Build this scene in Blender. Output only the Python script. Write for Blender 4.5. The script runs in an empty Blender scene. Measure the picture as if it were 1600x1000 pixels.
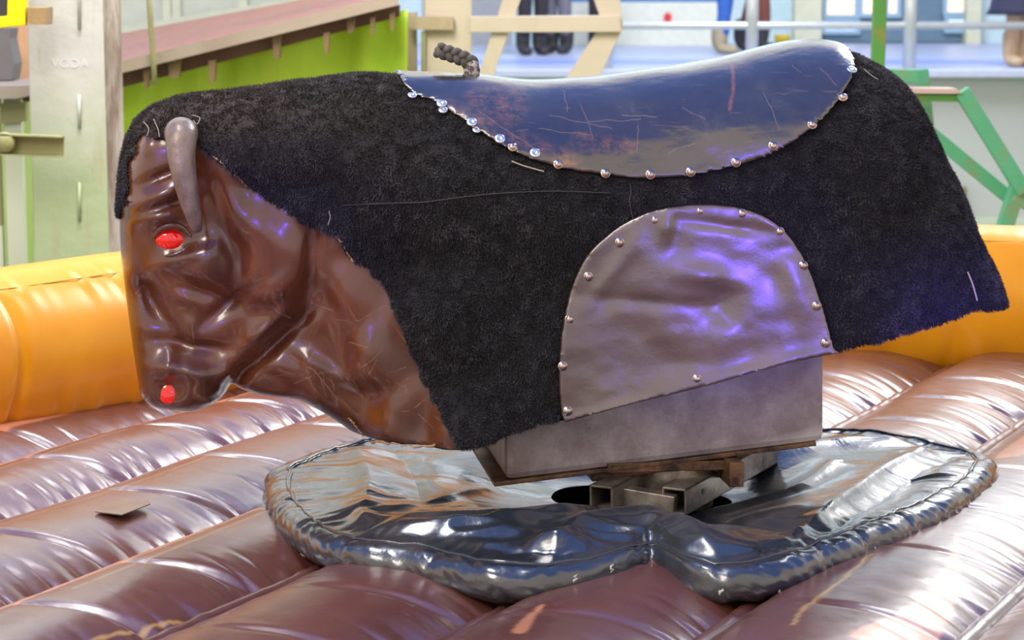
import bpy, math, random
import numpy as np
from mathutils import Vector, Matrix
random.seed(7); rng = np.random.default_rng(7)
sc = bpy.context.scene
COL = sc.collection
PI = math.pi

# ------------------------------------------------------------------ camera
FPX = 3660.0                       # focal length for a 1600 px wide frame
CAM = np.array([0.0, -4.87, 2.45])
PITCH = math.atan(550 / FPX)
cd = bpy.data.cameras.new('camera'); cam = bpy.data.objects.new('camera', cd); COL.objects.link(cam)
cd.sensor_width = 36; cd.lens = 36 * FPX / 1600
cam.location = CAM; cam.rotation_euler = (PI/2 - PITCH, 0, 0)
cd.dof.use_dof = True; cd.dof.focus_distance = 4.75; cd.dof.aperture_fstop = 7.0
cd.clip_end = 200
sc.camera = cam
sc.view_settings.view_transform = 'Standard'; sc.view_settings.look = 'None'
sc.view_settings.exposure = 0.33; sc.view_settings.gamma = 1
sc.view_settings.use_curve_mapping = False

# ------------------------------------------------------------------ world: the light of the hall around the ring
w = bpy.data.worlds.new('hall_light'); sc.world = w; w.use_nodes = True
nt = w.node_tree; nt.nodes.clear()
def wn(t, **k):
    n = nt.nodes.new(t)
    for a, b in k.items(): setattr(n, a, b)
    return n
wo = wn('ShaderNodeOutputWorld'); bg = wn('ShaderNodeBackground'); nt.links.new(bg.outputs[0], wo.inputs[0])
tc = wn('ShaderNodeTexCoord'); sp = wn('ShaderNodeSeparateXYZ'); nt.links.new(tc.outputs['Generated'], sp.inputs[0])
def wmr(src, a, b):
    m = wn('ShaderNodeMapRange'); m.interpolation_type = 'SMOOTHSTEP'
    nt.links.new(src, m.inputs[0]); m.inputs[1].default_value = a; m.inputs[2].default_value = b; return m.outputs[0]
def wmul(a, b):
    m = wn('ShaderNodeMath'); m.operation = 'MULTIPLY'; nt.links.new(a, m.inputs[0]); nt.links.new(b, m.inputs[1]); return m.outputs[0]
def wmix(f, a, b):
    m = wn('ShaderNodeMix'); m.data_type = 'RGBA'; nt.links.new(f, m.inputs[0])
    for s, v in ((6, a), (7, b)):
        if isinstance(v, tuple): m.inputs[s].default_value = (*v, 1)
        else: nt.links.new(v, m.inputs[s])
    return m.outputs[2]
warm = (1.05, 0.93, 0.86); over = (0.15, 0.31, 0.92); front = (1.7, 1.68, 1.6)
cb = wmix(wmr(sp.outputs[2], 0.72, 0.82), warm, over); cf = wmix(wmr(sp.outputs[2], 0.36, 0.46), warm, over)
c1 = wmix(wmr(sp.outputs[1], -0.25, 0.1), cb, cf)
white = wmul(wmr(sp.outputs[1], 0.45, 0.8), wmr(sp.outputs[2], 0.62, 0.42))
c2 = wmix(white, c1, front)
c3 = wmix(wmr(sp.outputs[2], -0.22, -0.5), c2, (0.14, 0.10, 0.08))
nt.links.new(c3, bg.inputs[0]); bg.inputs[1].default_value = 0.8

def area(name, loc, target, size, energy, color=(1, 1, 1), sy=None):
    l = bpy.data.lights.new(name, 'AREA'); l.energy = energy; l.color = color
    l.shape = 'RECTANGLE'; l.size = size; l.size_y = sy or size
    o = bpy.data.objects.new(name, l); COL.objects.link(o); o.location = loc
    o.rotation_euler = (Vector(target) - Vector(loc)).to_track_quat('-Z', 'Y').to_euler()
    return o
area('hall_lamp_key', (-3.2, -4.0, 6.0), (0, 0, 1.6), 2.0, 150, (1.0, 0.93, 0.82))
area('hall_lamp_skylight', (4.6, 7.4, 7.6), (0.2, 0, 1.5), 3.6, 460, (1, 0.99, 0.97))
area('head_highlight_light', (-1.25, -0.45, 5.2), (-0.8, -0.15, 1.9), 0.8, 60, (1.0, 0.97, 0.93), 0.8)  # added light above the head, only to raise highlights on brow and forehead
area('hall_lamp_deck', (1.5, 12.0, 9.0), (3.0, 17, 1.5), 4.0, 1000, (0.98, 0.98, 1.0))
area('tarp_fill_light', (-1.2, 2.4, 5.0), (-2.4, 5.4, 1.5), 1.6, 190, (1.0, 0.97, 0.88))  # unseen fill light, added to brighten the tarpaulin under the ramp
def spot(loc, target, energy, deg, r=.06, color=(0.12, 0.05, 1.0)):
    l = bpy.data.lights.new('blue_show_lamp', 'SPOT'); l.energy = energy; l.color = color; l.spot_size = math.radians(deg); l.spot_blend = 1.; l.shadow_soft_size = r
    o = bpy.data.objects.new('blue_show_lamp', l); COL.objects.link(o); o.location = loc
    o.rotation_euler = (Vector(target) - Vector(loc)).to_track_quat('-Z', 'Y').to_euler()
spot((2.2, -4.2, 2.2), (0.86, -0.20, 1.74), 1700, 4.6, .12)
spot((2.2, -4.2, 2.2), (0.46, -0.28, 1.84), 230, 8.5, .12)
spot((-1.6, -4.0, 3.0), (-0.47, -0.30, 1.93), 330, 6, .15)
spot((1.0, -4.4, 3.0), (-0.55, -0.3, 1.8), 110, 9, .15)
spot((1.0, -4.4, 3.4), (0.50, -0.2, 1.95), 90, 8, .15)

# ------------------------------------------------------------------ projection helpers (pixel of the photograph -> point in the place)
def ray(px, py):
    d = np.array([px - 800.0, FPX, -(py - 500.0)]); c, s = math.cos(-PITCH), math.sin(-PITCH)
    return np.array([d[0], c*d[1] - s*d[2], s*d[1] + c*d[2]]) / FPX
def G(px, py, z):
    r = ray(px, py); return CAM + r * ((z - CAM[2]) / r[2])
def P(px, py, Y):
    r = ray(px, py); return CAM + r * ((Y - CAM[1]) / r[1])

# ------------------------------------------------------------------ object helpers
def lin(c):
    if isinstance(c, str): c = tuple(int(c[i:i+2], 16)/255 for i in (0, 2, 4))
    return tuple((x/12.92 if x <= 0.04045 else ((x+0.055)/1.055)**2.4) for x in c)
def link(name, me, mat=None, parent=None, smooth=True):
    if mat is not None: me.materials.append(mat)
    if smooth: me.polygons.foreach_set('use_smooth', [True]*len(me.polygons))
    o = bpy.data.objects.new(name, me); COL.objects.link(o)
    if parent is not None: o.parent = parent
    return o
def mesh(name, v, f, mat=None, parent=None, smooth=True):
    me = bpy.data.meshes.new(name)
    v = np.asarray(v, float)
    if isinstance(f, np.ndarray):
        n, k = f.shape
        me.vertices.add(len(v)); me.vertices.foreach_set('co', v.ravel())
        me.loops.add(n*k); me.loops.foreach_set('vertex_index', f.ravel().astype(np.int32))
        me.polygons.add(n); me.polygons.foreach_set('loop_start', np.arange(0, n*k, k, dtype=np.int32))
        me.polygons.foreach_set('loop_total', np.full(n, k, dtype=np.int32))
        me.update(calc_edges=True); me.validate()
    else:
        me.from_pydata([tuple(x) for x in v], [], f); me.update()
    return link(name, me, mat, parent, smooth)
def thing(name, label, cat, loc=(0, 0, 0), rz=0, group=None):
    o = bpy.data.objects.new(name, None); COL.objects.link(o); o.location = loc; o.rotation_euler = (0, 0, rz)
    o['label'] = label; o['category'] = cat
    if group: o['group'] = group
    return o
def tag(o, label, cat, group=None):
    o['label'] = label; o['category'] = cat
    if group: o['group'] = group
    return o
def struct(o): o['kind'] = 'structure'; return o
class MB:
    def __init__(s): s.v = []; s.f = []
    def add(s, v, f):
        n = len(s.v); s.v += [tuple(x) for x in v]; s.f += [tuple(i+n for i in q) for q in f]
    def box(s, c, d, R=None):
        c = np.array(c, float); v = []
        for x in (-.5, .5):
            for y in (-.5, .5):
                for z in (-.5, .5):
                    q = np.array([x*d[0], y*d[1], z*d[2]])
                    if R is not None: q = R @ q
                    v.append(c+q)
        s.add(v, [(0,1,3,2),(4,6,7,5),(0,4,5,1),(2,3,7,6),(0,2,6,4),(1,5,7,3)])
    def bar(s, a, b, wd, hd, up=(0, 0, 1)):
        a = np.array(a, float); b = np.array(b, float); z = b-a; L = np.linalg.norm(z); z = z/L
        u = np.array(up, float); x = np.cross(u, z)
        if np.linalg.norm(x) < 1e-3: x = np.cross((0, 1, 0), z)
        x /= np.linalg.norm(x); y = np.cross(z, x)
        s.box((a+b)/2, (wd, hd, L), np.stack([x, y, z], 1))
    def tube(s, pts, r, n=12, cap=True):
        pts = [np.array(p, float) for p in pts]; m = len(pts)
        rr = r if hasattr(r, '__len__') else [r]*m
        up = np.array([0.13, 0.37, 0.92]); rings = []
        t0 = pts[1]-pts[0]; t0 /= np.linalg.norm(t0)
        x = np.cross(up, t0); x /= np.linalg.norm(x)
        for i, p in enumerate(pts):
            t = pts[min(i+1, m-1)] - pts[max(i-1, 0)]; t /= np.linalg.norm(t)+1e-12
            x = x - t*np.dot(x, t); x /= np.linalg.norm(x)+1e-12; y = np.cross(t, x)
            rings.append([p + rr[i]*(math.cos(a)*x + math.sin(a)*y) for a in np.linspace(0, 2*PI, n, endpoint=False)])
        v = [q for ring in rings for q in ring]; f = []
        for i in range(m-1):
            for k in range(n):
                f.append((i*n+k, i*n+(k+1) % n, (i+1)*n+(k+1) % n, (i+1)*n+k))
        if cap: f.append(tuple(range(n))[::-1]); f.append(tuple((m-1)*n+k for k in range(n)))
        s.add(v, f)
    def lathe(s, prof, c, ax, n=20):
        c = np.array(c, float); z = np.array(ax, float); z /= np.linalg.norm(z)
        x = np.cross((0.2, 0.3, 0.9), z); x /= np.linalg.norm(x); y = np.cross(z, x); v = []; f = []
        for r, h in prof:
            for k in range(n):
                a = 2*PI*k/n; v.append(c + z*h + r*(math.cos(a)*x + math.sin(a)*y))
        for i in range(len(prof)-1):
            for k in range(n): f.append((i*n+k, i*n+(k+1) % n, (i+1)*n+(k+1) % n, (i+1)*n+k))
        s.add(v, f)
    def prism(s, poly, vec):
        n = len(poly); poly = [np.array(p, float) for p in poly]; vec = np.array(vec, float)
        s.add(poly + [p+vec for p in poly], [tuple(range(n))[::-1], tuple(range(n, 2*n))] + [(i, (i+1) % n, n+(i+1) % n, n+i) for i in range(n)])
    def build(s, name, mat, parent=None, smooth=False, bevel=0, origin=None):
        o = mesh(name, s.v, s.f, mat, parent, smooth)
        if origin is not None:
            o.data.transform(Matrix.Translation(-Vector(origin))); o.location = origin
        if bevel:
            b = o.modifiers.new('bevel', 'BEVEL'); b.width = bevel; b.segments = 2; b.limit_method = 'ANGLE'
        return o

# ------------------------------------------------------------------ materials
class M:
    def __init__(s, name):
        s.m = bpy.data.materials.new(name); s.m.use_nodes = True; s.nt = s.m.node_tree
        s.b = s.nt.nodes['Principled BSDF']; s.tc = None
    def n(s, t, **k):
        x = s.nt.nodes.new(t)
        for a, b in k.items(): setattr(x, a, b)
        return x
    def l(s, a, b): s.nt.links.new(a, b)
    def set(s, **k):
        for a, v in k.items():
            i = s.b.inputs[a.replace('_', ' ')]
            if hasattr(v, 'links') or isinstance(v, bpy.types.NodeSocket): s.l(v, i)
            elif isinstance(v, tuple): i.default_value = (*v, 1)
            else: i.default_value = v
        return s
    def co(s, scale=(1, 1, 1), rot=(0, 0, 0)):
        if s.tc is None: s.tc = s.n('ShaderNodeTexCoord')
        mp = s.n('ShaderNodeMapping'); mp.inputs['Scale'].default_value = scale; mp.inputs['Rotation'].default_value = rot
        s.l(s.tc.outputs['Object'], mp.inputs[0]); return mp.outputs[0]
    def noise(s, sc_=5, det=4, rough=.55, scale=(1, 1, 1), rot=(0, 0, 0), dist=0):
        x = s.n('ShaderNodeTexNoise'); x.inputs['Scale'].default_value = sc_; x.inputs['Detail'].default_value = det
        x.inputs['Roughness'].default_value = rough; x.inputs['Distortion'].default_value = dist
        s.l(s.co(scale, rot), x.inputs['Vector']); return x.outputs[0]
    def vor(s, sc_, scale=(1, 1, 1), rot=(0, 0, 0), feature='F1'):
        x = s.n('ShaderNodeTexVoronoi'); x.feature = feature; x.inputs['Scale'].default_value = sc_
        s.l(s.co(scale, rot), x.inputs['Vector']); return x.outputs['Distance']
    def ramp(s, src, a, b, ca=(0, 0, 0), cb=(1, 1, 1)):
        r = s.n('ShaderNodeValToRGB'); r.color_ramp.elements[0].position = a; r.color_ramp.elements[1].position = b
        r.color_ramp.elements[0].color = (*ca, 1); r.color_ramp.elements[1].color = (*cb, 1)
        s.l(src, r.inputs[0]); return r.outputs[0]
    def mr(s, src, a, b, c=0., d=1.):
        r = s.n('ShaderNodeMapRange'); s.l(src, r.inputs[0])
        for i, v in enumerate((a, b, c, d)): r.inputs[i+1].default_value = v
        return r.outputs[0]
    def mix(s, f, a, b):
        m = s.n('ShaderNodeMix'); m.data_type = 'RGBA'
        for i, v in ((0, f), (6, a), (7, b)):
            if isinstance(v, bpy.types.NodeSocket): s.l(v, m.inputs[i])
            elif isinstance(v, tuple): m.inputs[i].default_value = (*v, 1)
            else: m.inputs[i].default_value = v
        return m.outputs[2]
    def math(s, op, a, b):
        m = s.n('ShaderNodeMath'); m.operation = op
        for i, v in ((0, a), (1, b)):
            if isinstance(v, bpy.types.NodeSocket): s.l(v, m.inputs[i])
            else: m.inputs[i].default_value = v
        return m.outputs[0]
    def attr(s, name):
        a = s.n('ShaderNodeAttribute'); a.attribute_name = name; return a.outputs[0]
    def bump(s, *hs):
        prev = None
        for h, st, d in hs:
            b = s.n('ShaderNodeBump'); b.inputs['Strength'].default_value = st; b.inputs['Distance'].default_value = d
            s.l(h, b.inputs['Height'])
            if prev is not None: s.l(prev, b.inputs['Normal'])
            prev = b.outputs[0]
        s.l(prev, s.b.inputs['Normal']); return s
    def segs(s, items, warp=.004):
        "marks that follow given lines on the surface: (x1,z1,x2,z2,half_width) in the thing's own frame"
        c = s.co(); n = s.n('ShaderNodeTexNoise'); n.inputs['Scale'].default_value = 28; s.l(c, n.inputs['Vector'])
        def vm(op, a, b=None, sc_=None):
            x = s.n('ShaderNodeVectorMath'); x.operation = op
            for i, q in ((0, a), (1, b)):
                if q is None: continue
                if isinstance(q, bpy.types.NodeSocket): s.l(q, x.inputs[i])
                else: x.inputs[i].default_value = q
            if sc_ is not None:
                if isinstance(sc_, bpy.types.NodeSocket): s.l(sc_, x.inputs[3])
                else: x.inputs[3].default_value = sc_
            return x
        off = vm('SUBTRACT', n.outputs[1], (.5, .5, .5)).outputs[0]
        p = vm('ADD', vm('MULTIPLY', c, (1, 0, 1)).outputs[0], vm('MULTIPLY', off, (warp*2, 0, warp*2)).outputs[0]).outputs[0]
        out = None
        for x1, z1, x2, z2, w_ in items:
            ba = (x2-x1, 0, z2-z1); L = ba[0]**2+ba[2]**2
            pa = vm('SUBTRACT', p, (x1, 0, z1)).outputs[0]; h = vm('DOT_PRODUCT', pa, (ba[0]/L, 0, ba[2]/L)).outputs[1]
            m_ = s.n('ShaderNodeClamp'); s.l(h, m_.inputs[0]); sub = vm('SUBTRACT', pa, vm('SCALE', ba, None, m_.outputs[0]).outputs[0]).outputs[0]
            k = s.mr(vm('LENGTH', sub).outputs[1], w_, w_*.3)
            out = k if out is None else s.math('MAXIMUM', out, k)
        return out
    def scratch(s, sc_, lo, hi, rot):
        # thin scuff lines
        a = s.noise(sc_, 2, .5, (1, 1, 9), rot, .3)
        return s.mr(a, lo, hi)

def painted(name, c, rough=.55, dirt=(0.25, 0.18, 0.12), amt=.6, sc_=3, streak=(1, 1, .25), metal=0., spec=.4):
    m = M(name); f = m.noise(sc_, 6, .65, streak)
    col = m.mix(m.mr(f, .52, .72, 0, amt), lin(c), lin(dirt))
    col = m.mix(m.mr(m.noise(sc_*.7, 3), .35, .65, 0, .35), col, tuple(min(1, x*1.25) for x in lin(c)))
    m.set(Base_Color=col, Roughness=rough, Metallic=metal, Specular_IOR_Level=spec)
    m.bump((m.noise(sc_*9, 4), .25, .01)); return m.m
def plain(name, c, rough=.6, metal=0., emit=None, es=1.):
    m = M(name); f = m.noise(14, 3)
    c0 = lin(c); col = m.mix(f, tuple(x*.85 for x in c0), tuple(min(1, x*1.12) for x in c0))
    m.set(Base_Color=col, Roughness=rough, Metallic=metal)
    if emit: m.set(Emission_Color=lin(emit), Emission_Strength=es)
    return m.m

# fur
m = M('black_fleece'); f = m.noise(24, 4, .7); big = m.noise(5, 3)
col = m.mix(m.mr(f, .35, .7), (0.005, 0.005, 0.007), (0.012, 0.012, 0.015)); col = m.mix(m.attr('pile'), col, (0.11, 0.107, 0.125))
zc = m.n('ShaderNodeSeparateXYZ'); m.l(m.tc.outputs['Object'], zc.inputs[0])
wear = m.math('MULTIPLY', m.mr(zc.outputs[0], -0.35, -1.05), m.mr(zc.outputs[2], 0.72, 0.92))   # dusty, sun-bleached pile over the crown
col = m.mix(m.math('MULTIPLY', wear, m.mr(big, .3, .6, .3, .8)), col, (0.085, 0.055, 0.038))
m.set(Base_Color=col, Roughness=.75, Specular_IOR_Level=.3); m.bump((m.noise(150, 3, .7), .8, .004), (m.noise(45, 3), .5, .006))
m.set(Sheen_Weight=.15, Sheen_Roughness=.4)
FUR = m.m
m = M('worn_horn'); f = m.noise(9, 5, .65, (1, 1, .5)); col = m.mix(m.mr(f, .35, .7), lin('5c4a42'), lin('9a8878'))
m.set(Base_Color=col, Roughness=.36, Specular_IOR_Level=.6); m.bump((m.noise(30, 4), .35, .01)); HORN = m.m
m = M('red_eye'); m.set(Base_Color=(0.75, 0.004, 0.002), Roughness=.08, Emission_Color=(1, 0.01, 0.003), Emission_Strength=.10, Coat_Weight=1.); RED = m.m
CRACK = plain('cracked_backing', '4a3024', .8)
m = M('steel_stud'); m.set(Base_Color=lin('c9b3a8'), Metallic=1., Roughness=.22); m.bump((m.noise(90, 3), .2, .001)); STUD = m.m
m = M('dark_socket'); m.set(Base_Color=(0.01, 0.01, 0.01), Roughness=.5); SOCK = m.m
m = M('thread_fray'); m.set(Base_Color=lin('a89a90'), Roughness=.8); THREAD = m.m
# steel box
m = M('stained_steel'); f = m.noise(3.5, 7, .7, (1, 1, .5))
col = m.mix(m.mr(f, .38, .62), lin('d6d0ce'), lin('b2aaae'))
zc = m.n('ShaderNodeSeparateXYZ'); m.l(m.tc.outputs['Object'], zc.inputs[0])
band = m.math('SUBTRACT', zc.outputs[2], m.math('MULTIPLY', zc.outputs[0], .24))
up = m.mr(band, .135, .16)                                                      # older grimy coat above the wiped strip
col = m.mix(m.math('MULTIPLY', up, m.mr(m.noise(14, 6, .75), .3, .6, .25, .7)), col, lin('6d5860'))
col = m.mix(m.mr(m.noise(22, 6, .8), .60, .72, 0, .6), col, lin('4a383a'))
col = m.mix(m.mr(zc.outputs[0], -.22, -.33, 0, .5), col, lin('5a4033'))
m.set(Base_Color=col, Metallic=.12, Roughness=m.mr(m.noise(8, 5), .3, .7, .30, .5)); m.bump((m.noise(40, 4), .1, .004)); BOXM = m.m
m = M('rusty_steel'); col = m.mix(m.mr(m.noise(16, 6, .7), .4, .6), lin('7a5c44'), lin('34231e')); m.set(Base_Color=col, Metallic=.4, Roughness=.5); m.bump((m.noise(60, 4), .4, .004)); RUST = m.m
m = M('bare_tube_steel'); col = m.mix(m.mr(m.noise(10, 6, .7), .4, .6), lin('9a8f80'), lin('645c54')); m.set(Base_Color=col, Metallic=.6, Roughness=.4); m.bump((m.noise(50, 4), .2, .003)); TUBEM = m.m
m = M('rope_fibre'); col = m.mix(m.noise(90, 4), lin('2e2a29'), lin('7c7570')); m.set(Base_Color=col, Roughness=.85); m.bump((m.noise(260, 3), .6, .002)); ROPE = m.m
m = M('rope_tape'); col = m.mix(m.mr(m.noise(70, 4), .45, .55), lin('b9adab'), lin('5a5253')); m.set(Base_Color=col, Roughness=.8); ROPET = m.m
# cover vinyl
m = M('black_vinyl_cover'); f = m.noise(6, 5, .6); col = m.mix(m.mr(f, .4, .7), lin('24272c'), lin('34383d'))
m.set(Base_Color=col, Roughness=m.mr(m.noise(5, 5, .65), .3, .7, .18, .34), Specular_IOR_Level=.8, IOR=1.68, Coat_Weight=.35, Coat_Roughness=.1)
m.bump((m.noise(7, 4, .6, (1, 1, 1), (0, 0, .6), .8), .22, .02), (m.noise(28, 4, .6), .07, .01)); VINYL = m.m
m = M('white_scuff'); m.set(Base_Color=lin('c8c6c4'), Roughness=.6); SCUFF = m.m
# mattress vinyl, printed colours come from the colour attribute
m = M('brown_mattress_vinyl')
a = m.attr('print'); g = m.noise(5, 4)
col = m.mix(m.mr(g, .3, .7, 0, .35), a, (0.06, 0.03, 0.03))
s_ = m.math('MAXIMUM', m.scratch(9, .67, .71, (.3, .2, .4)), m.scratch(8, .675, .715, (.1, .3, 1.9)))
col = m.mix(m.math('MULTIPLY', s_, 0.), col, lin('c0a898'))
m.set(Base_Color=col, Roughness=m.mr(m.noise(7, 5, .7), .3, .7, .26, .42), Specular_IOR_Level=1., IOR=1.7, Coat_Weight=.4, Coat_Roughness=.2)
m.bump((m.noise(9, 3, .5, (1, 1, 1), (0, 0, .46)), .12, .03), (m.noise(240, 2), .06, .001)); MATV = m.m
m = M('yellow_vinyl'); zc = m.co()
col = m.mix(m.mr(m.noise(3, 5, .6), .3, .7), lin('d88a00'), lin('e8a00c'))
col = m.mix(m.mr(m.noise(30, 5, .8), .66, .72, 0, .4), col, lin('8a5a10'))
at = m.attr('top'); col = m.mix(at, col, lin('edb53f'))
m.set(Base_Color=col, Roughness=.30, Specular_IOR_Level=.45); m.bump((m.noise(30, 3), .05, .004)); YEL = m.m

# ------------------------------------------------------------------ numeric helpers
_perm = np.random.default_rng(3).random((64, 64, 64))
def vnoise(x, y, z=0.0):
    x, y, z = np.broadcast_arrays(np.asarray(x, float), np.asarray(y, float), np.asarray(z, float))
    xi, yi, zi = np.floor(x).astype(int), np.floor(y).astype(int), np.floor(z).astype(int)
    fx, fy, fz = x-xi, y-yi, z-zi
    fx, fy, fz = [t*t*(3-2*t) for t in (fx, fy, fz)]
    r = 0
    for i in (0, 1):
        for j in (0, 1):
            for k in (0, 1):
                wgt = (fx if i else 1-fx)*(fy if j else 1-fy)*(fz if k else 1-fz)
                r = r + wgt*_perm[(xi+i) % 64, (yi+j) % 64, (zi+k) % 64]
    return r*2-1
def fbm(x, y, z=0., o=3):
    r = 0; a = 1.
    for i in range(o): r = r + a*vnoise(np.asarray(x)*2**i+i*7.3, np.asarray(y)*2**i+i*3.1, np.asarray(z)*2**i); a *= .5
    return r
def sstep(a, b, x): t = np.clip((x-a)/(b-a), 0, 1); return t*t*(3-2*t)
def crom(pts, n=6, closed=True):
    pts = np.asarray(pts, float); m = len(pts); out = []
    for i in range(m if closed else m-1):
        if closed: p = [pts[(i+k) % m] for k in (-1, 0, 1, 2)]
        else: p = [pts[min(max(i+k, 0), m-1)] for k in (-1, 0, 1, 2)]
        for t in np.linspace(0, 1, n, endpoint=False):
            out.append(.5*((2*p[1]) + (-p[0]+p[2])*t + (2*p[0]-5*p[1]+4*p[2]-p[3])*t*t + (-p[0]+3*p[1]-3*p[2]+p[3])*t**3))
    if not closed: out.append(pts[-1])
    return np.array(out)
def poly_sdf(X, Z, poly):
    d = np.full(X.shape, 1e9); inside = np.zeros(X.shape, bool); n = len(poly)
    for i in range(n):
        a = poly[i]; b = poly[(i+1) % n]; e = b-a
        L = e@e
        if L < 1e-14: continue
        t = np.clip(((X-a[0])*e[0] + (Z-a[1])*e[1])/L, 0, 1)
        d = np.minimum(d, (X-a[0]-t*e[0])**2 + (Z-a[1]-t*e[1])**2)
        c = (a[1] > Z) != (b[1] > Z)
        with np.errstate(divide='ignore', invalid='ignore'):
            xi = a[0] + (Z-a[1])*e[0]/(e[1] if e[1] != 0 else 1e-12)
        inside ^= c & (X < xi)
    d = np.sqrt(d); return np.where(inside, -d, d)
def surfnet(f, o, h):
    s = f < 0; sh = tuple(k-1 for k in f.shape)
    acc = np.zeros(sh+(3,), np.float32); cnt = np.zeros(sh, np.int16)
    for ax in range(3):
        A = [slice(None)]*3; B = [slice(None)]*3; A[ax] = slice(0, -1); B[ax] = slice(1, None)
        fa, fb = f[tuple(A)], f[tuple(B)]; cr = (s[tuple(A)] != s[tuple(B)])
        t = np.where(cr, fa/np.where(cr, fa-fb, 1), 0)
        oth = [k for k in range(3) if k != ax]
        for i in (0, 1):
            for j in (0, 1):
                S = [slice(None)]*3; S[oth[0]] = slice(i, i+sh[oth[0]]); S[oth[1]] = slice(j, j+sh[oth[1]])
                c = cr[tuple(S)]; cnt += c
                acc[..., ax] += t[tuple(S)]; acc[..., oth[0]] += c*i; acc[..., oth[1]] += c*j
    idx = np.full(sh, -1, np.int64); m_ = cnt > 0; idx[m_] = np.arange(m_.sum())
    I = np.argwhere(m_); V = (I + acc[m_]/cnt[m_][:, None])*h + np.array(o)
    Q = []
    for ax in range(3):
        o1, o2 = [(1, 2), (2, 0), (0, 1)][ax]
        A = [slice(1, -1)]*3; B = [slice(1, -1)]*3; A[ax] = slice(0, -1); B[ax] = slice(1, None)
        sa, sb = s[tuple(A)], s[tuple(B)]; e = np.argwhere(sa != sb); fl = sa[sa != sb]
        base = e.copy(); base[:, o1] += 1; base[:, o2] += 1
        def at(d1, d2):
            q = base.copy(); q[:, o1] += d1; q[:, o2] += d2; return idx[q[:, 0], q[:, 1], q[:, 2]]
        q = np.stack([at(-1, -1), at(0, -1), at(0, 0), at(-1, 0)], 1)
        q[~fl] = q[~fl][:, ::-1]; Q.append(q)
    return V, np.concatenate(Q)

# ------------------------------------------------------------------ the bull's own frame
YAW = math.radians(8)
O = np.array([0.30, -0.02, 1.30])
XL = np.array([math.cos(YAW), math.sin(YAW), 0]); YL = np.array([-math.sin(YAW), math.cos(YAW), 0])
def L2(px, py, lat=0.0):
    r = ray(px, py); t = ((O + lat*YL - CAM)@YL)/(r@YL); p = CAM + r*t - O
    return np.array([p@XL, p[2]])
def L3(px, py, lat=0.0):
    a = L2(px, py, lat); return np.array([a[0], lat, a[1]])
def LP(pts, lat): return np.array([L2(p[0], p[1], p[2] if len(p) > 2 else lat) for p in pts])

# head fibreglass
m = M('brown_fibreglass'); f = m.noise(7, 5, .6)
col = m.mix(m.mr(f, .35, .7), lin('4c2616'), lin('703d22'))
rs_ = np.random.default_rng(11); it = []
for i in range(30):
    px = 470+rs_.random()*225; py = 560+rs_.random()*125*(.4+.6*(px-470)/225)+0; an = rs_.normal()*.7+(.5 if i % 3 else -.6); ln_ = 8+rs_.random()*26
    a_, b_ = L2(px, py, -.18), L2(px+math.cos(an)*ln_, py+math.sin(an)*ln_, -.18); it.append((*a_, *b_, .0011+.0008*rs_.random()))
for q in ([(488,476),(520,486)],[(525,500),(560,497)],[(560,497),(602,472)],[(430,485),(455,500)],[(545,534),(572,536)],[(562,570),(596,540)],[(455,560),(490,580)],[(490,580),(530,630)],[(420,540),(417,565)],[(300,505),(303,545)],[(330,460),(350,475)],[(210,470),(222,455)],[(420,600),(444,592)],[(462,605),(488,590)]):
    a_, b_ = L2(*q[0], -.15), L2(*q[1], -.15); it.append((*a_, *b_, .0016))
col = m.mix(m.math('MULTIPLY', m.segs(it, .003), m.mr(m.noise(30, 3), .35, .6, .05, .42)), col, lin('b08a78'))
col = m.mix(m.mr(m.vor(42), .055, .03), col, lin('a0604a'))
m.set(Base_Color=col, Roughness=m.mr(m.noise(9, 5), .3, .7, .20, .34), Specular_IOR_Level=.75, Coat_Weight=.45, Coat_Roughness=.12)
m.bump((m.noise(60, 3), .10, .002), (m.noise(16, 3), .05, .01)); HEAD = m.m
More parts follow.
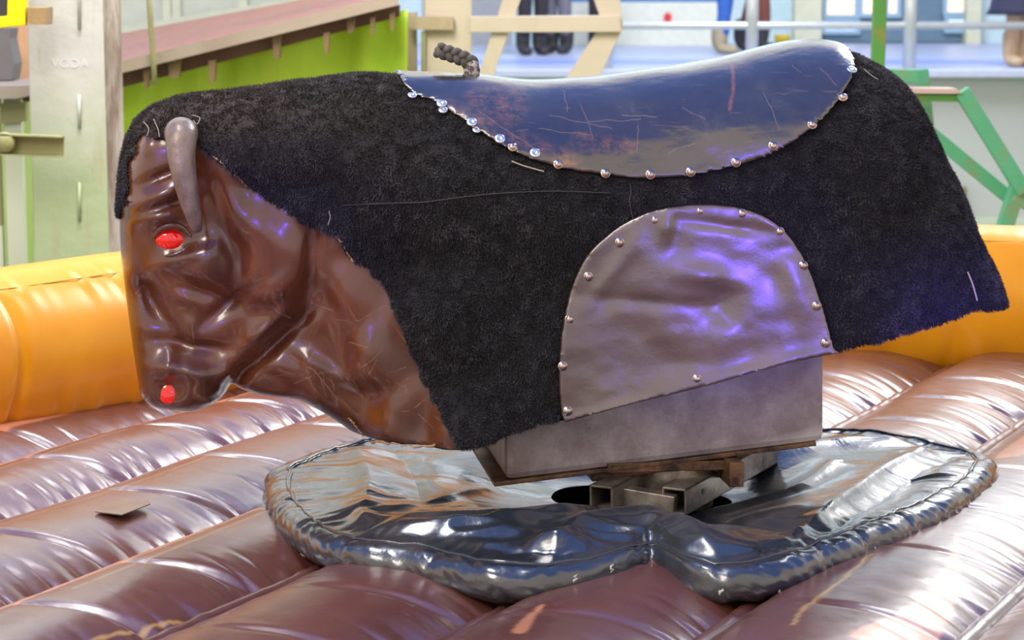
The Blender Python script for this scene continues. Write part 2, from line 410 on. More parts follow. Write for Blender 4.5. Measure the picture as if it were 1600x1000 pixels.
# saddle leather
def leather(name, a, b, rough=(.16, .34), rust=True, coat=.6):
    m = M(name); f = m.noise(4, 6, .65, (1, 1, 2)); col = m.mix(m.mr(f, .35, .7), lin(a), lin(b))
    if not rust: col = m.mix(m.mr(m.noise(6, 5, .6), .48, .68, 0, .8), col, lin('3c2022'))
    if rust:
        def sg(l_, w_): return [(*L2(*a_, -.12), *L2(*b_, -.12), w_) for a_, b_ in l_]
        nz = m.noise(45, 7, .8)
        blot = m.segs(sg([((745,150),(800,150)),((760,165),(790,172))], .035)+sg([((700,165),(780,205)),((780,205),(880,240)),((850,240),(900,262)),((880,215),(960,222))], .020)+sg([((560+600,105),(1160,108))], .02), .02)
        r = m.math('MULTIPLY', blot, m.mr(nz, .44, .60)); col = m.mix(m.math('MULTIPLY', r, .5), col, lin('8a5230'))
        r = m.segs(sg([((1146,103),(1120,165))], .0045)+sg([((855,245),(880,246)),((868,243),(873,247))], .006), .004); col = m.mix(m.math('MULTIPLY', r, m.mr(nz, .3, .6, .1, .55)), col, lin('a05a30'))
        r = m.segs(sg([((1175,140),(1186,195)),((1268,105),(1282,128)),((980,190),(972,228)),((900,160),(910,210)),((830,195),(905,205)),((905,185),(985,182)),((1050,165),(1080,180)),((850,175),(940,196)),((960,175),(1010,178)),((740,170),(830,232)),((1020,230),(1060,215)),((1230,100),(1238,112)),((880,140),(878,170))], .0014), .005); col = m.mix(m.math('MULTIPLY', r, .28), col, lin('a8806a'))
    s_ = m.math('MAXIMUM', m.scratch(11, .67, .71, (.3, 1.2, .4)), m.scratch(14, .675, .715, (.1, .5, 1.4)))
    col = m.mix(m.math('MULTIPLY', s_, .12), col, lin('a8806a'))
    m.set(Base_Color=col, Roughness=m.mr(m.noise(6, 6, .7), .3, .7, *rough), Specular_IOR_Level=1., IOR=1.7, Coat_Weight=coat, Coat_Roughness=.18)
    m.bump((m.noise(5, 3, .5, (1, 1, 1.6)), .22 if rust else .08, .05), (m.noise(26, 5, .6), .14, .01), (m.noise(180, 2), .08, .001)); return m.m
SADDLE = leather('scuffed_saddle_leather', '1c1412', '2e201c')
PATCH = leather('worn_patch_leather', '4a3836', '66504c', (.26, .42), False, .5)
head_out = [(214,193),(200,225),(193,265),(189,310),(187,355),(190,410),(197,465),(205,525),(214,585),(221,617),(240,633),(268,639),(300,640),(332,630),(352,612),(362,598),(378,606),(400,614),(432,619),(462,622),(490,634),(525,655),(560,678),(595,690),(640,696),(715,697)]
top_out = [(1590,700),(1575,600),(1552,520),(1538,465),(1522,415),(1500,358),(1482,310),(1462,262),(1440,212),(1418,168),(1395,132),(1365,108),(1330,90),(1290,78),(1241,79),(1196,88),(1146,99),(1110,105),(1060,114),(994,123),(940,132),(885,137),(840,138),(804,136),(770,131),(742,128),(690,127),(640,127),(600,122),(560,121),(500,128),(450,134),(400,142),(350,148),(300,153),(260,162),(235,174)]
low = [(720,760),(720,1000),(1640,1000)]
P_out = LP(crom(head_out, 5, False), 0.0)
P_low = LP(low, 0.0)
P_top = LP(crom(top_out, 5, False), 0.0)
OUT = np.concatenate([P_out, P_low, P_top])
# painted half-width of the body (m)
Wp = [(215,215,.135),(235,300,.15),(215,400,.115),(270,375,.135),(330,400,.145),(215,480,.07),(245,540,.075),(300,500,.095),(250,600,.085),(300,595,.09),(350,590,.07),(380,540,.09),(400,330,.165),(430,430,.165),(470,380,.17),(400,520,.115),(440,560,.10),(420,600,.075),(480,480,.135),(500,560,.125),(540,640,.12),(300,200,.15),(400,220,.19),(500,200,.225),(520,330,.20),(560,450,.185),(600,560,.195),(640,660,.20),(600,300,.25),(700,300,.275),(700,500,.27),(720,680,.275),(850,300,.285),(900,600,.285),(1100,300,.285),(1100,500,.29),(1100,700,.29),(1300,300,.285),(1300,500,.29),(1450,400,.27),(1500,480,.27),(1300,700,.29),(1550,600,.27)]
Dp = [(215,215,.10),(200,400,.09),(215,560,.055),(300,620,.05),(350,600,.04),(420,610,.05),(540,660,.06),(680,690,.03),(300,170,.11),(500,140,.18),(700,140,.26),(900,150,.27),(1200,110,.25),(1330,110,.22),(1420,200,.17),(1480,320,.13),(1530,450,.09),(900,500,.25),(640,500,.1),(400,450,.10)]
SC = 0.00131   # metres per pixel at the bull
# relief of the face: px, py, rx, ry, angle(deg, image cw), amplitude (mm)
REL = [(258,300,46,11,-22,15),(252,338,36,12,-10,13),(262,318,50,7,-18,-9),(258,272,50,8,-24,-12),(235,235,22,40,30,12),
 (267,374,34,22,0,-15),(285,400,40,9,-22,11),(318,415,30,34,30,18),(330,392,18,13,-40,7),(350,350,14,60,-18,-12),(372,420,14,60,10,-10),(318,452,50,10,28,-14),
 (225,440,12,70,-14,-14),(208,420,10,120,-5,8),(288,468,30,11,26,15),(255,500,12,50,-35,-13),(325,505,22,30,-10,5),(300,520,12,30,-8,8),
 (405,350,34,48,-28,15),(440,430,34,75,8,15),(385,300,22,40,-25,-7),(360,300,16,50,-15,8),
 (482,420,11,85,4,-13),(425,548,75,10,-45,-26),(378,590,26,12,-60,-18),(405,520,60,11,-45,16),(360,475,60,12,-40,-14),(470,500,20,26,0,-8),
 (300,583,52,16,8,17),(262,572,12,26,8,14),(318,610,45,28,0,12),(264,612,19,21,0,-17),(305,545,60,10,8,-14),(345,585,16,18,0,6),
 (455,585,60,30,8,12),(540,590,14,75,-52,-6),(500,570,70,10,32,7),(530,640,12,50,-25,-7),(560,520,30,90,-20,5),(228,222,13,20,15,16),(320,250,24,30,0,7)]
H2 = 0.004
gx0, gx1, gz0, gz1 = -1.22, 1.15, -0.25, 1.10
GX, GZ = np.meshgrid(np.arange(gx0, gx1, H2), np.arange(gz0, gz1, H2), indexing='ij')
def idw(pts, sig=.075, latf=None):
    num = 0; den = 0
    for px, py, v in pts:
        q = L2(px, py, -v if latf is None else latf)
        wgt = 1/(((GX-q[0])**2 + (GZ-q[1])**2)/sig**2 + .15)**2.2
        num = num + wgt*v; den = den + wgt
    return num/den
Wg = idw(Wp); Dg = idw(Dp, latf=0.)
for (px, py, rx, ry, ang, amp) in REL:
    q = L2(px, py, -.12); a = math.radians(ang)     # image y is down, local z is up
    dx, dz = (GX-q[0])/SC, -(GZ-q[1])/SC
    u = dx*math.cos(a)+dz*math.sin(a); v = -dx*math.sin(a)+dz*math.cos(a)
    Wg = Wg + amp/1000*1.2*np.exp(-((u/rx)**2+(v/ry)**2))
# gentle dents of the fleece flanks
bodyz = sstep(-.55, -.3, GX)
Wg = Wg + bodyz*.005*fbm(GX*5, GZ*5, 1.3)
SD = poly_sdf(GX, GZ, OUT)
def samp(A, x, z):
    fx = np.clip((np.asarray(x)-gx0)/H2, 0, A.shape[0]-1.001); fz = np.clip((np.asarray(z)-gz0)/H2, 0, A.shape[1]-1.001)
    i, j = fx.astype(int), fz.astype(int); a, b = fx-i, fz-j
    return A[i, j]*(1-a)*(1-b)+A[i+1, j]*a*(1-b)+A[i, j+1]*(1-a)*b+A[i+1, j+1]*a*b
def Fall(x, y, z):
    d = -samp(SD, x, z); W = samp(Wg, x, z); D = samp(Dg, x, z)
    u = np.maximum(0, (D-d)/D); v = np.abs(y)/W; p = 2.2
    return ((u**p+v**p)**(1/p)-1)*np.minimum(D, W)
def grid_mesh(fn, b, h):
    xs = np.arange(b[0], b[1], h); ys = np.arange(b[2], b[3], h); zs = np.arange(b[4], b[5], h)
    X = xs[:, None, None]; Y = ys[None, :, None]; Z = zs[None, None, :]
    X2 = xs[:, None]; Z2 = zs[None, :]
    return surfnet(fn(X, Y, Z, X2, Z2), (xs[0], ys[0], zs[0]), h)
def F3(X, Y, Z, X2, Z2):
    d = -samp(SD, X2+0*Z2, Z2+0*X2)[:, None, :]; W = samp(Wg, X2+0*Z2, Z2+0*X2)[:, None, :]; D = samp(Dg, X2+0*Z2, Z2+0*X2)[:, None, :]
    u = np.maximum(0, (D-d)/D); v = np.abs(Y)/W; p = 2.2
    return ((u**p+v**p)**(1/p)-1)*np.minimum(D, W)
def mask(pts, X2, Z2, n=5):
    return poly_sdf(X2+0*Z2, Z2+0*X2, pts)[:, None, :]
# outlines on the near side of the body
def near(px, py, off=0.0):
    r = ray(px, py); c = CAM-O; best = None
    ts = np.linspace(4.2, 6.0, 1400); p = c[None]+ts[:, None]*r[None]
    x = p@XL; y = p@YL; z = p[:, 2]; f = Fall(x, y, z)-off
    k = np.argmax(f < 0) if (f < 0).any() else int(np.argmin(f))
    return np.array([x[k], y[k], z[k]])
def norm(p):
    e = .006; g = []
    for i in range(3):
        a = np.array(p, float); b = a.copy(); a[i] += e; b[i] -= e; g.append(float(Fall(*a)-Fall(*b)))
    g = np.array(g); return g/np.linalg.norm(g)
def near2(pts): return np.array([(lambda q: (q[0], q[2]))(near(*p)) for p in pts])

bull = thing('mechanical_bull', 'mechanical bull ride with black fleece back, brown glossy head and leather saddle', 'mechanical bull', tuple(O), YAW)

fur_edge = [(188,338),(196,318),(200,295),(203,268),(212,235),(224,212),(240,214),(256,216),(268,200),(290,196),(306,206),(311,232),(330,240),(350,260),(385,288),(410,308),(440,324),(470,343),(492,354),(512,362),(532,378),(552,404),(580,424),(603,450),(620,490),(640,540),(662,590),(686,640),(703,672),(714,694)]
hem = [(760,688),(820,670),(880,655),(895,646),(1000,620),(1100,594),(1200,565),(1285,544),(1300,549),(1380,530),(1440,514),(1495,496),(1522,484)]
fe = near2(fur_edge); jit = np.array([[.0, 0]]); hm = np.array([L2(p[0], p[1], -.285) for p in hem])
fe = crom(fe, 6, False); fe += .0035*np.stack([rng.normal(size=len(fe)), rng.normal(size=len(fe))], 1)
hm = crom(hm, 8, False); hm[:, 1] += .0025*rng.normal(size=len(hm))
endp = L2(1560, 462, 0.0)
FURP = np.concatenate([np.array([[-1.30, fe[0][1]]]), fe, hm, [endp, (1.2, endp[1]), (1.2, 1.2), (-1.30, 1.2)]])
def f_fur(X, Y, Z, X2, Z2):
    return np.maximum(F3(X, Y, Z, X2, Z2)-.006, mask(FURP, X2, Z2))
V, Q = grid_mesh(f_fur, (-1.16, 1.06, -.345, .345, -.02, 1.03), .0085)

saddle_pts = [(608,90),(622,126),(636,140),(652,150),(672,156),(690,166),(704,176),(722,186),(741,201),(765,216),(790,231),(820,245),(850,255),(870,261),(905,268),(945,273),(985,279),(1020,279),(1050,277),(1080,273),(1115,267),(1150,258),(1180,249),(1210,236),(1240,218),(1268,196),(1290,175),(1308,150),(1320,130),(1326,110),(1324,95)]
SADP = np.concatenate([crom(near2(saddle_pts[2:]), 5, False), [L2(1322, 40, 0), L2(1000, 20, 0), L2(600, 60, 0), L2(622, 126, 0)]])
patch_pts = [(880,655),(874,600),(876,540),(884,490),(898,440),(918,400),(945,372),(975,350),(1010,333),(1045,324),(1090,320),(1140,322),(1180,332),(1215,352),(1243,383),(1262,420),(1276,460),(1288,500),(1298,540),(1303,549),(1240,562),(1180,578),(1120,596),(1060,612),(1000,627),(940,643),(895,656)]
PATP = crom(np.array([L2(p[0], p[1], -.30) for p in patch_pts]), 5)
# pile of the fleece: short curled blades that belong to the same skin
tri = np.concatenate([Q[:, [0, 1, 2]], Q[:, [0, 2, 3]]]); A_, B_, C_ = V[tri[:, 0]], V[tri[:, 1]], V[tri[:, 2]]
nr = np.cross(B_-A_, C_-A_); ar = np.linalg.norm(nr, axis=1)/2; N = 230000
mid = (A_+B_+C_)/3
ds = poly_sdf(mid[:, 0], mid[:, 2], SADP); dp = poly_sdf(mid[:, 0], mid[:, 2], PATP)
keep = (ds > .004) & ((dp > .004) | (mid[:, 1] > 0)) & (np.abs(nr[:, 1])/(2*ar+1e-12) + np.abs(Fall(mid[:, 0], mid[:, 1], mid[:, 2])-.006)*0 >= 0) & (np.abs(Fall(mid[:, 0], mid[:, 1], mid[:, 2])-.006) < .006)
wts = ar*keep*np.where(mid[:, 1] > .1, .35, 1.); wts /= wts.sum()
pick = rng.choice(len(tri), N, p=wts); r1, r2 = np.sqrt(rng.random(N)), rng.random(N)
bp = (1-r1)[:, None]*A_[pick]+(r1*(1-r2))[:, None]*B_[pick]+(r1*r2)[:, None]*C_[pick]
nn = nr[pick]/np.linalg.norm(nr[pick], axis=1)[:, None]
cl = np.stack([vnoise(bp[:, 0]*70+i*9, bp[:, 1]*70, bp[:, 2]*70+i*5) for i in range(3)], 1) + np.array([.1, 0, -.45])
dr = nn*.75+cl*.75+.25*rng.normal(size=(N, 3)); dr /= np.linalg.norm(dr, axis=1)[:, None]
side = np.cross(dr, rng.normal(size=(N, 3))); side /= np.linalg.norm(side, axis=1)[:, None]
ln = (.0055+.0045*rng.random(N))[:, None]; wd = .0011
tv = np.stack([bp-side*wd-nn*.001, bp+side*wd-nn*.001, bp+dr*ln], 1).reshape(-1, 3)
tf = np.arange(N*3).reshape(-1, 3)
me = bpy.data.meshes.new('fleece_cover')
VV = np.concatenate([V, tv]); nq = len(Q); nv = len(V)
me.vertices.add(len(VV)); me.vertices.foreach_set('co', VV.ravel())
loops = np.concatenate([Q.ravel(), (tf+nv).ravel()]).astype(np.int32); me.loops.add(len(loops)); me.loops.foreach_set('vertex_index', loops)
me.polygons.add(nq+N); me.polygons.foreach_set('loop_start', np.concatenate([np.arange(nq)*4, nq*4+np.arange(N)*3]).astype(np.int32))
me.polygons.foreach_set('loop_total', np.concatenate([np.full(nq, 4), np.full(N, 3)]).astype(np.int32))
me.update(calc_edges=True)
tone = (.35+.65*sstep(-.3, .6, vnoise(bp[:, 0]*55, bp[:, 1]*55, bp[:, 2]*55)))*(.6+.8*rng.random(N))*(.75+.5*sstep(-.4, .5, fbm(bp[:, 0]*9, bp[:, 1]*9, bp[:, 2]*9, 2)))
ta_ = np.zeros((nv+3*N, 4)); ta_[:, 3] = 1; ta_[nv+2::3, :3] = tone[:, None]
me.color_attributes.new('pile', 'FLOAT_COLOR', 'POINT').data.foreach_set('color', ta_.ravel())
fur = link('fleece_cover', me, FUR, bull); fur['label'] = 'shaggy black fleece cover over back and neck'
# seams of the fleece
def surf_line(pts, off, r, name, mat, parent, n=6):
    c = crom(np.array(pts, float), 8, False); mb = MB(); mb.tube([near(p[0], p[1], off) for p in c], r, n); return mb.build(name, mat, parent, True)
THR = plain('seam_thread', '38353c', .7)
surf_line([(535,321),(600,318),(660,316),(700,311),(760,304),(820,300),(880,299),(955,302)], .011, .0012, 'seam', THR, fur)
surf_line([(984,286),(986,300),(984,318),(990,345)], .011, .0012, 'seam', THR, fur)
surf_line([(1512,425),(1520,445),(1527,470)], .012, .0016, 'seam', THREAD, fur)
for pts in ([(512,352),(516,340),(514,330)],[(224,190),(232,200),(230,212)],[(240,186),(247,202),(249,214)],[(300,180),(312,184),(308,194),(302,188)],[(1350,108),(1362,118),(1372,124)]):
    surf_line(pts, .014, .0009, 'loose_thread', THREAD, fur, 5)

# head and neck
cut = L2(722, 600, -.2)[0]; zcut = L2(715, 694, -.2)[1]
def f_head(X, Y, Z, X2, Z2):
    return np.maximum(np.maximum(F3(X, Y, Z, X2, Z2), X-cut), zcut-Z+0*X)
V, Q = grid_mesh(f_head, (-1.17, cut+.02, -.31, .31, 0.0, 1.02), .0055)
head = mesh('head', V, Q, HEAD, bull); head['label'] = 'glossy brown moulded bull head and neck'
def ellipsoid(name, c, ax, r, mat, parent, n=24):
    mb = MB(); prof = [(math.sin(a), -math.cos(a)) for a in np.linspace(.02, PI-.02, n)]
    mb.lathe(prof, (0, 0, 0), (0, 0, 1), n*2); z = np.array(ax); z = z/np.linalg.norm(z); x = np.cross((0, 0, 1), z); x /= np.linalg.norm(x); y = np.cross(z, x)
    R = np.stack([x, y, z], 1); mb.v = [tuple(np.array(c)+R@(np.array(v)*np.array(r))) for v in mb.v]
    return mb.build(name, mat, parent, True)
def mirror_y(c): return (c[0], -c[1], c[2])
e = near(267, 374, 0); n_ = norm(e)
for s in (1, -1):
    c = (e-n_*.006)*np.array([1, s, 1]); ellipsoid('eye', c, (n_[0], n_[1]*s, n_[2]), (.032, .025, .020), RED, head)
e = near(263, 613, 0); n_ = norm(e)
for s in (1, -1):
    c = (e-n_*.002)*np.array([1, s, 1]); ellipsoid('nostril', c, (n_[0], n_[1]*s, n_[2]), (.021, .024, .010), RED, head)
# eyelid rims
lid = crom(np.array([(240,372),(250,358),(268,352),(286,357),(299,370)], float), 6, False)
mb = MB(); mb.tube([near(p[0], p[1], .001) for p in lid], [.002+.005*math.sin(PI*i/(len(lid)-1)) for i in range(len(lid))], 10); mb.build('eyelid', HEAD, head, True)
lid = crom(np.array([(258,400),(272,398),(287,391),(296,380)], float), 6, False)
mb = MB(); mb.tube([near(p[0], p[1], .001) for p in lid], [.0015+.003*math.sin(PI*i/(len(lid)-1)) for i in range(len(lid))], 10); mb.build('eyelid', HEAD, head, True)
# horn: thick at the crown, drooping towards the viewer
hb = near(284, 214, 0.0)
hp = crom(np.array([hb+np.array([0, .03, 0]), L3(283, 212, hb[1]-.035), L3(284, 250, hb[1]-.06), L3(293, 300, hb[1]-.07), L3(303, 340, hb[1]-.068), L3(309, 362, hb[1]-.060)]), 8, False)
nh = len(hp); hr = [ .029*(1-(i/(nh-1)))**.8+.0075 for i in range(nh)]; hr[0] = .030; hr[1] = .033
hr[-1] = .0075
for s in (1, -1):
    mb = MB(); mb.tube([p*np.array([1, s, 1]) for p in hp], hr, 28); h_ = mb.build('horn', HORN, head, True)
    sub = h_.modifiers.new('subdivision', 'SUBSURF'); sub.levels = sub.render_levels = 1
# ragged pale edge of the moulding under the fleece
for pts in ([(516,362),(528,372),(538,384),(545,398),(552,408)],[(545,655),(552,662),(560,672),(568,682)],[(580,690),(610,693),(640,697),(680,696)],[(330,242),(345,252),(352,262)],[(365,272),(378,282),(386,292)]):
    c = crom(np.array(pts, float), 6, False); mb = MB()
    mb.tube([near(p[0]+random.uniform(-1.5, 1.5), p[1]+random.uniform(-2, 2), .004) for p in c], [random.uniform(.0008, .0028) for _ in c], 6); mb.build('frayed_edge', plain('frayed_glass_fibre', 'b08a66', .8), head, True)

# saddle
def f_sad(X, Y, Z, X2, Z2):
    F = F3(X, Y, Z, X2, Z2)
    F = F + (.0035*fbm(X2*4+Z2*5, Z2*9-X2*2, 4.)[:, None, :])
    return np.maximum(np.abs(F-.011)-.0075, mask(SADP, X2, Z2))
sx0, sx1 = SADP[:, 0].min()-.03, SADP[:, 0].max()+.03
V, Q = grid_mesh(f_sad, (sx0, sx1, -.345, .345, .55, 1.06), .006)
sad = mesh('saddle', V, Q, SADDLE, bull); sad['label'] = 'shiny dark leather saddle with rusty scuffs'
sm = sad.modifiers.new('smooth', 'SMOOTH'); sm.factor = .5; sm.iterations = 4
# side patch
dents = [(1125,470,26,34,20,-9),(1100,430,60,14,12,5),(1040,352,10,26,5,6),(1130,352,75,9,8,-5),(960,420,12,60,35,5),(1240,440,22,60,-20,6),(1000,470,90,10,5,-4),(1180,580,110,16,-14,8),(960,640,90,10,-14,6),(1150,400,70,50,0,3),(1030,560,50,50,0,-3)]
def f_pat(X, Y, Z, X2, Z2):
    F = F3(X, Y, Z, X2, Z2); D = 0
    for px, py, rx, ry, ang, amp in dents:
        q = L2(px, py, -.30); a = math.radians(ang); dx, dz = (X2+0*Z2-q[0])/SC, -(Z2+0*X2-q[1])/SC
        u = dx*math.cos(a)+dz*math.sin(a); v = -dx*math.sin(a)+dz*math.cos(a); D = D+amp/1000*np.exp(-((u/rx)**2+(v/ry)**2))
    D = D+.0035*fbm(X2*7, Z2*9, 7.)
    return np.maximum(np.maximum(np.abs(F-.013-D[:, None, :])-.0065, mask(PATP, X2, Z2)), Y+.15+0*X)
V, Q = grid_mesh(f_pat, (PATP[:, 0].min()-.03, PATP[:, 0].max()+.03, -.36, -.14, PATP[:, 1].min()-.03, PATP[:, 1].max()+.03), .0045)
pat = mesh('side_patch', V, Q, PATCH, bull); pat['label'] = 'rounded bronze leather side patch with steel studs'
sm = pat.modifiers.new('smooth', 'SMOOTH'); sm.factor = .5; sm.iterations = 4
# studs
def stud_mesh(kind):
    mb = MB()
    if kind == 'dome': mb.lathe([(.0001, -.004), (.0105, -.004), (.0108, .0012), (.0098, .0024), (.0085, .0026), (.0078, .0042), (.0058, .0066), (.003, .0078), (.0001, .0082)], (0, 0, 0), (0, 0, 1), 24)
    else: mb.lathe([(.0001, -.004), (.0112, -.004), (.0118, .001), (.0108, .0026), (.006, .0036), (.0028, .0030), (.0022, .0012), (.0001, .001)], (0, 0, 0), (0, 0, 1), 24)
    return mb
def put_stud(px, py, off, parent, kind, rm=1.):
    p = near(px, py, off); n_ = norm(p); mb = stud_mesh(kind); o = mb.build('stud', STUD if kind == 'dome' else WASH, parent, True)
    o.location = p; o.rotation_euler = Vector(n_).to_track_quat('Z', 'Y').to_euler(); o.scale = (rm, rm, rm); return o
m = M('bright_washer'); m.set(Base_Color=lin('d8dde6'), Metallic=1., Roughness=.3); WASH = m.m
for x, y in [(1023,344),(1093,330),(1159,334),(1218,362),(1255,415),(1276,478),(1290,536),(1089,592),(887,642),(879,572),(890,499),(919,432),(968,379)]: put_stud(x, y, .0195, pat, 'dome', .92)
for x, y in [(872,257),(946,271),(1016,273),(1079,269),(1150,254),(1208,228),(1269,195),(1317,152),(801,230)]: put_stud(x, y, .020, sad, 'dome', .92)
for x, y in [(690,162),(737,191),(781,217),(836,239),(1331,109)]: put_stud(x, y, .020, sad, 'washer', .9)
for x, y in [(644,149),(692,172),(745,202)]: put_stud(x, y, .014, sad, 'washer', .8)
# torn leather flakes on the saddle's top edge
for pts in ([(993,120),(1010,113),(1040,109),(1046,113),(1015,120)],[(1060,112),(1068,106),(1078,111)]):
    mb = MB(); mb.prism([L3(p[0], p[1], -.03) for p in pts], (0, .04, 0)); mb.build('torn_flake', CRACK, sad)
surf_line([(800,252),(815,258),(835,264),(850,268)], .015, .0016, 'frayed_edge', THREAD, sad)
# hand rope: braided stub
path = crom(np.array([L3(737, 140), L3(737, 112), L3(735, 98), L3(720, 90), L3(700, 83), L3(684, 78)]), 12, False)
seg = np.linalg.norm(np.diff(path, axis=0), axis=1); S = np.concatenate([[0], np.cumsum(seg)]); Lr = S[-1]
rope = None
def rope_pt(s): return np.array([np.interp(s, S, path[:, i]) for i in range(3)])
rp = None
for k in range(3):
    pts = []
    for s in np.linspace(0, Lr, 110):
        t = (rope_pt(min(s+.004, Lr))-rope_pt(max(s-.004, 0))); t /= np.linalg.norm(t); yv = np.array([0, 1., 0]); nv_ = np.cross(t, yv)
        ph = s/.050*2*PI + k*2*PI/3
        pts.append(rope_pt(s)+nv_*.0095*math.sin(ph)+yv*.0070*math.sin(2*ph))
    mb = MB(); mb.tube(pts, .0078, 10)
    if rp is None: rp = mb
    else: rp.add(mb.v, mb.f)
rope = rp.build('hand_rope', ROPE, bull, True); rope['label'] = 'stub of dark braided hand rope'
mb = MB(); mb.tube([rope_pt(s) for s in np.linspace(0, .058, 8)], [.0165, .0168, .0160, .0166, .016, .0168, .0160, .015], 16); mb.build('rope_binding', ROPET, rope, True)

# steel box under the body
def lq(px, py, lat): return L3(px, py, lat)
lt = -.205
A = [lq(790, 752, lt), lq(1288, 690, lt), lq(1288, 530, lt), lq(790, 640, lt)]
mb = MB(); cr = .012
mb.prism(A, (0, .41, 0)); box = mb.build('steel_box', BOXM, bull, False, .014); box['label'] = 'stained grey steel box under the body'
b0 = lq(772, 758, lt-.006); b1 = lq(1276, 694, lt-.006)
th = np.array([0, 0, -.008]); dirb = (b1-b0)/np.linalg.norm(b1-b0); nb = np.array([-dirb[2], 0, dirb[0]])
if nb[2] < 0: nb = -nb
mb = MB(); mb.prism([b0-nb*.004, b1-nb*.004, b1+nb*.005, b0+nb*.005], (0, .425, 0)); fl = mb.build('bottom_flange', RUST, box, False, .002)
q0 = lq(925, 753, lt+.01); q1 = lq(1152, 722, lt+.01)
mb = MB(); mb.prism([q0, q1, q1+nb*.016, q0+nb*.016], (0, .36, 0)); mb.build('mounting_plate', RUST, box, False, .002)
# weld hole and seam on the front end of the box
pe = A[0]*.45+A[3]*.55; mb = MB(); mb.lathe([(.0001, .001), (.006, .0012), (.006, -.002)], pe+np.array([-.0005, .16, -.03]), (-1, 0, .1), 14); mb.build('drain_hole', SOCK, box, True)
# pivot frame: two square tubes, cross plate, pivot post
def sq_tube(a, b, w_, t=.005):
    a, b = np.array(a), np.array(b); mb = MB(); d = (b-a)/np.linalg.norm(b-a); x = np.cross(d, (0, 0, 1)); x /= np.linalg.norm(x); z = np.cross(x, d)
    k = (w_-t)/2
    for sx, sz, wx, wz in ((1, 0, t, w_), (-1, 0, t, w_), (0, 1, w_, t), (0, -1, w_, t)):
        c = (a+b)/2+x*k*sx+z*k*sz; mb.box(c, (wx, wz, np.linalg.norm(b-a)), np.stack([x, z, d], 1))
    return mb
def wl(px, py, lat): return L3(px, py, lat)
ta = wl(939, 779, -.26); tb = wl(1053, 783, -.28); dirt_ = np.array([.30, .40, .02])
zt = min(ta[2], tb[2]); 
sq_tube(ta, ta+dirt_*.95, .052).build('square_tube', TUBEM, bull, False, .0015)['label'] = 'open-ended steel square tube of the pivot'
sq_tube(tb, tb+dirt_*.95, .054).build('square_tube', TUBEM, bull, False, .0015)['label'] = 'open-ended steel square tube of the pivot'
mb = MB(); mb.bar(ta+dirt_*.12+np.array([0, 0, -.004]), tb+dirt_*.02+np.array([0, 0, -.008]), .034, .036); mb.build('cross_bar', TUBEM, bull, False, .002)
mb = MB(); cc = (ta+tb)/2+dirt_*.35; mb.lathe([(.0001, .05), (.075, .05), (.08, .04), (.08, -.05), (.05, -.055), (.05, -.30), (.0001, -.30)], cc, (0, 0, 1), 32); mb.build('pivot_post', TUBEM, bull, True)
mb = MB(); mb.box(cc+np.array([-.03, 0, .045]), (.25, .16, .02)); mb.box(cc+np.array([.10, -.03, .035]), (.03, .20, .05)); mb.build('bearing_plate', RUST, bull, False, .002)
for px, py in [(940, 757), (1122, 742), (955, 757), (1040,748)]:
    mb = MB(); mb.lathe([(.0001, .012), (.009, .012), (.010, .010), (.010, 0), (.004, 0), (.004, -.03), (.0001, -.03)], wl(px, py, -.16), (0, 0, 1), 6); mb.build('bolt', STUD, bull)
mb = MB(); mb.lathe([(.0001, .0012), (.006, .0012), (.006, -.001), (.0001, -.001)], tb+dirt_*.16+np.array([.0215, -.016, .004]), (.8, -.6, 0), 12); mb.build('bolt_hole', SOCK, bull)

# ------------------------------------------------------------------ the inflatable ring
ring = thing('inflatable_ring', 'inflatable arena with brown ribbed mattress and round yellow rim under the bull ride', 'inflatable', (0, 0, 0))
TH = math.radians(63.5); U = np.array([math.cos(TH), math.sin(TH)]); Nn = np.array([math.sin(TH), -math.cos(TH)])
offs = [-2.38, -1.98, -1.58, -1.18, -.86, -.44, -.09, .35, .74, 1.14, 1.54, 1.95, 2.35]
wall_path = [(-3.6,-2.2),(-2.57,-.78),(-1.42,.72),(-.88,1.42),(-.35,1.80),(.45,1.98),(1.4,1.90),(2.4,1.55),(3.3,.6)]
WPATH = crom(np.array(wall_path), 24, False)
ZM = 1.300
brown = np.array(lin('6b3a2e')); peach = np.array(lin('dd8f66')); gold = np.array(lin('c79a55')); lav = np.array(lin('6d5258'))
def pix_of(x, y, z):
    v = np.stack([x-CAM[0], y-CAM[1], z-CAM[2]], -1); c, s = math.cos(PITCH), math.sin(PITCH)
    yy = c*v[..., 1]-s*v[..., 2]; zz = s*v[..., 1]+c*v[..., 2]; return 800+v[..., 0]/yy*FPX, 500-zz/yy*FPX
def ground_poly(pts, z=1.34): return crom(np.array([G(p[0], p[1], z)[:2] for p in pts]), 6)
CRES = ground_poly([(1255,1010),(1275,1000),(1330,972),(1400,930),(1450,895),(1480,865),(1492,845),(1497,870),(1500,905),(1485,945),(1460,985),(1440,1015),(1350,1030)]) if False else ground_poly([(1330,1015),(1362,992),(1410,965),(1450,932),(1478,895),(1494,850),(1500,880),(1498,920),(1480,960),(1462,990),(1440,1015)])
CRES2 = ground_poly([(1555,735),(1575,712),(1610,690),(1640,690),(1640,712),(1600,728)])
CRES3 = ground_poly([(800,1012),(812,996),(830,980),(845,968),(850,970),(838,985),(822,1012)])
def tubeheight(s, t, k):
    base = np.power(np.clip(np.sin(PI*s), 0, 1), .55)
    return base
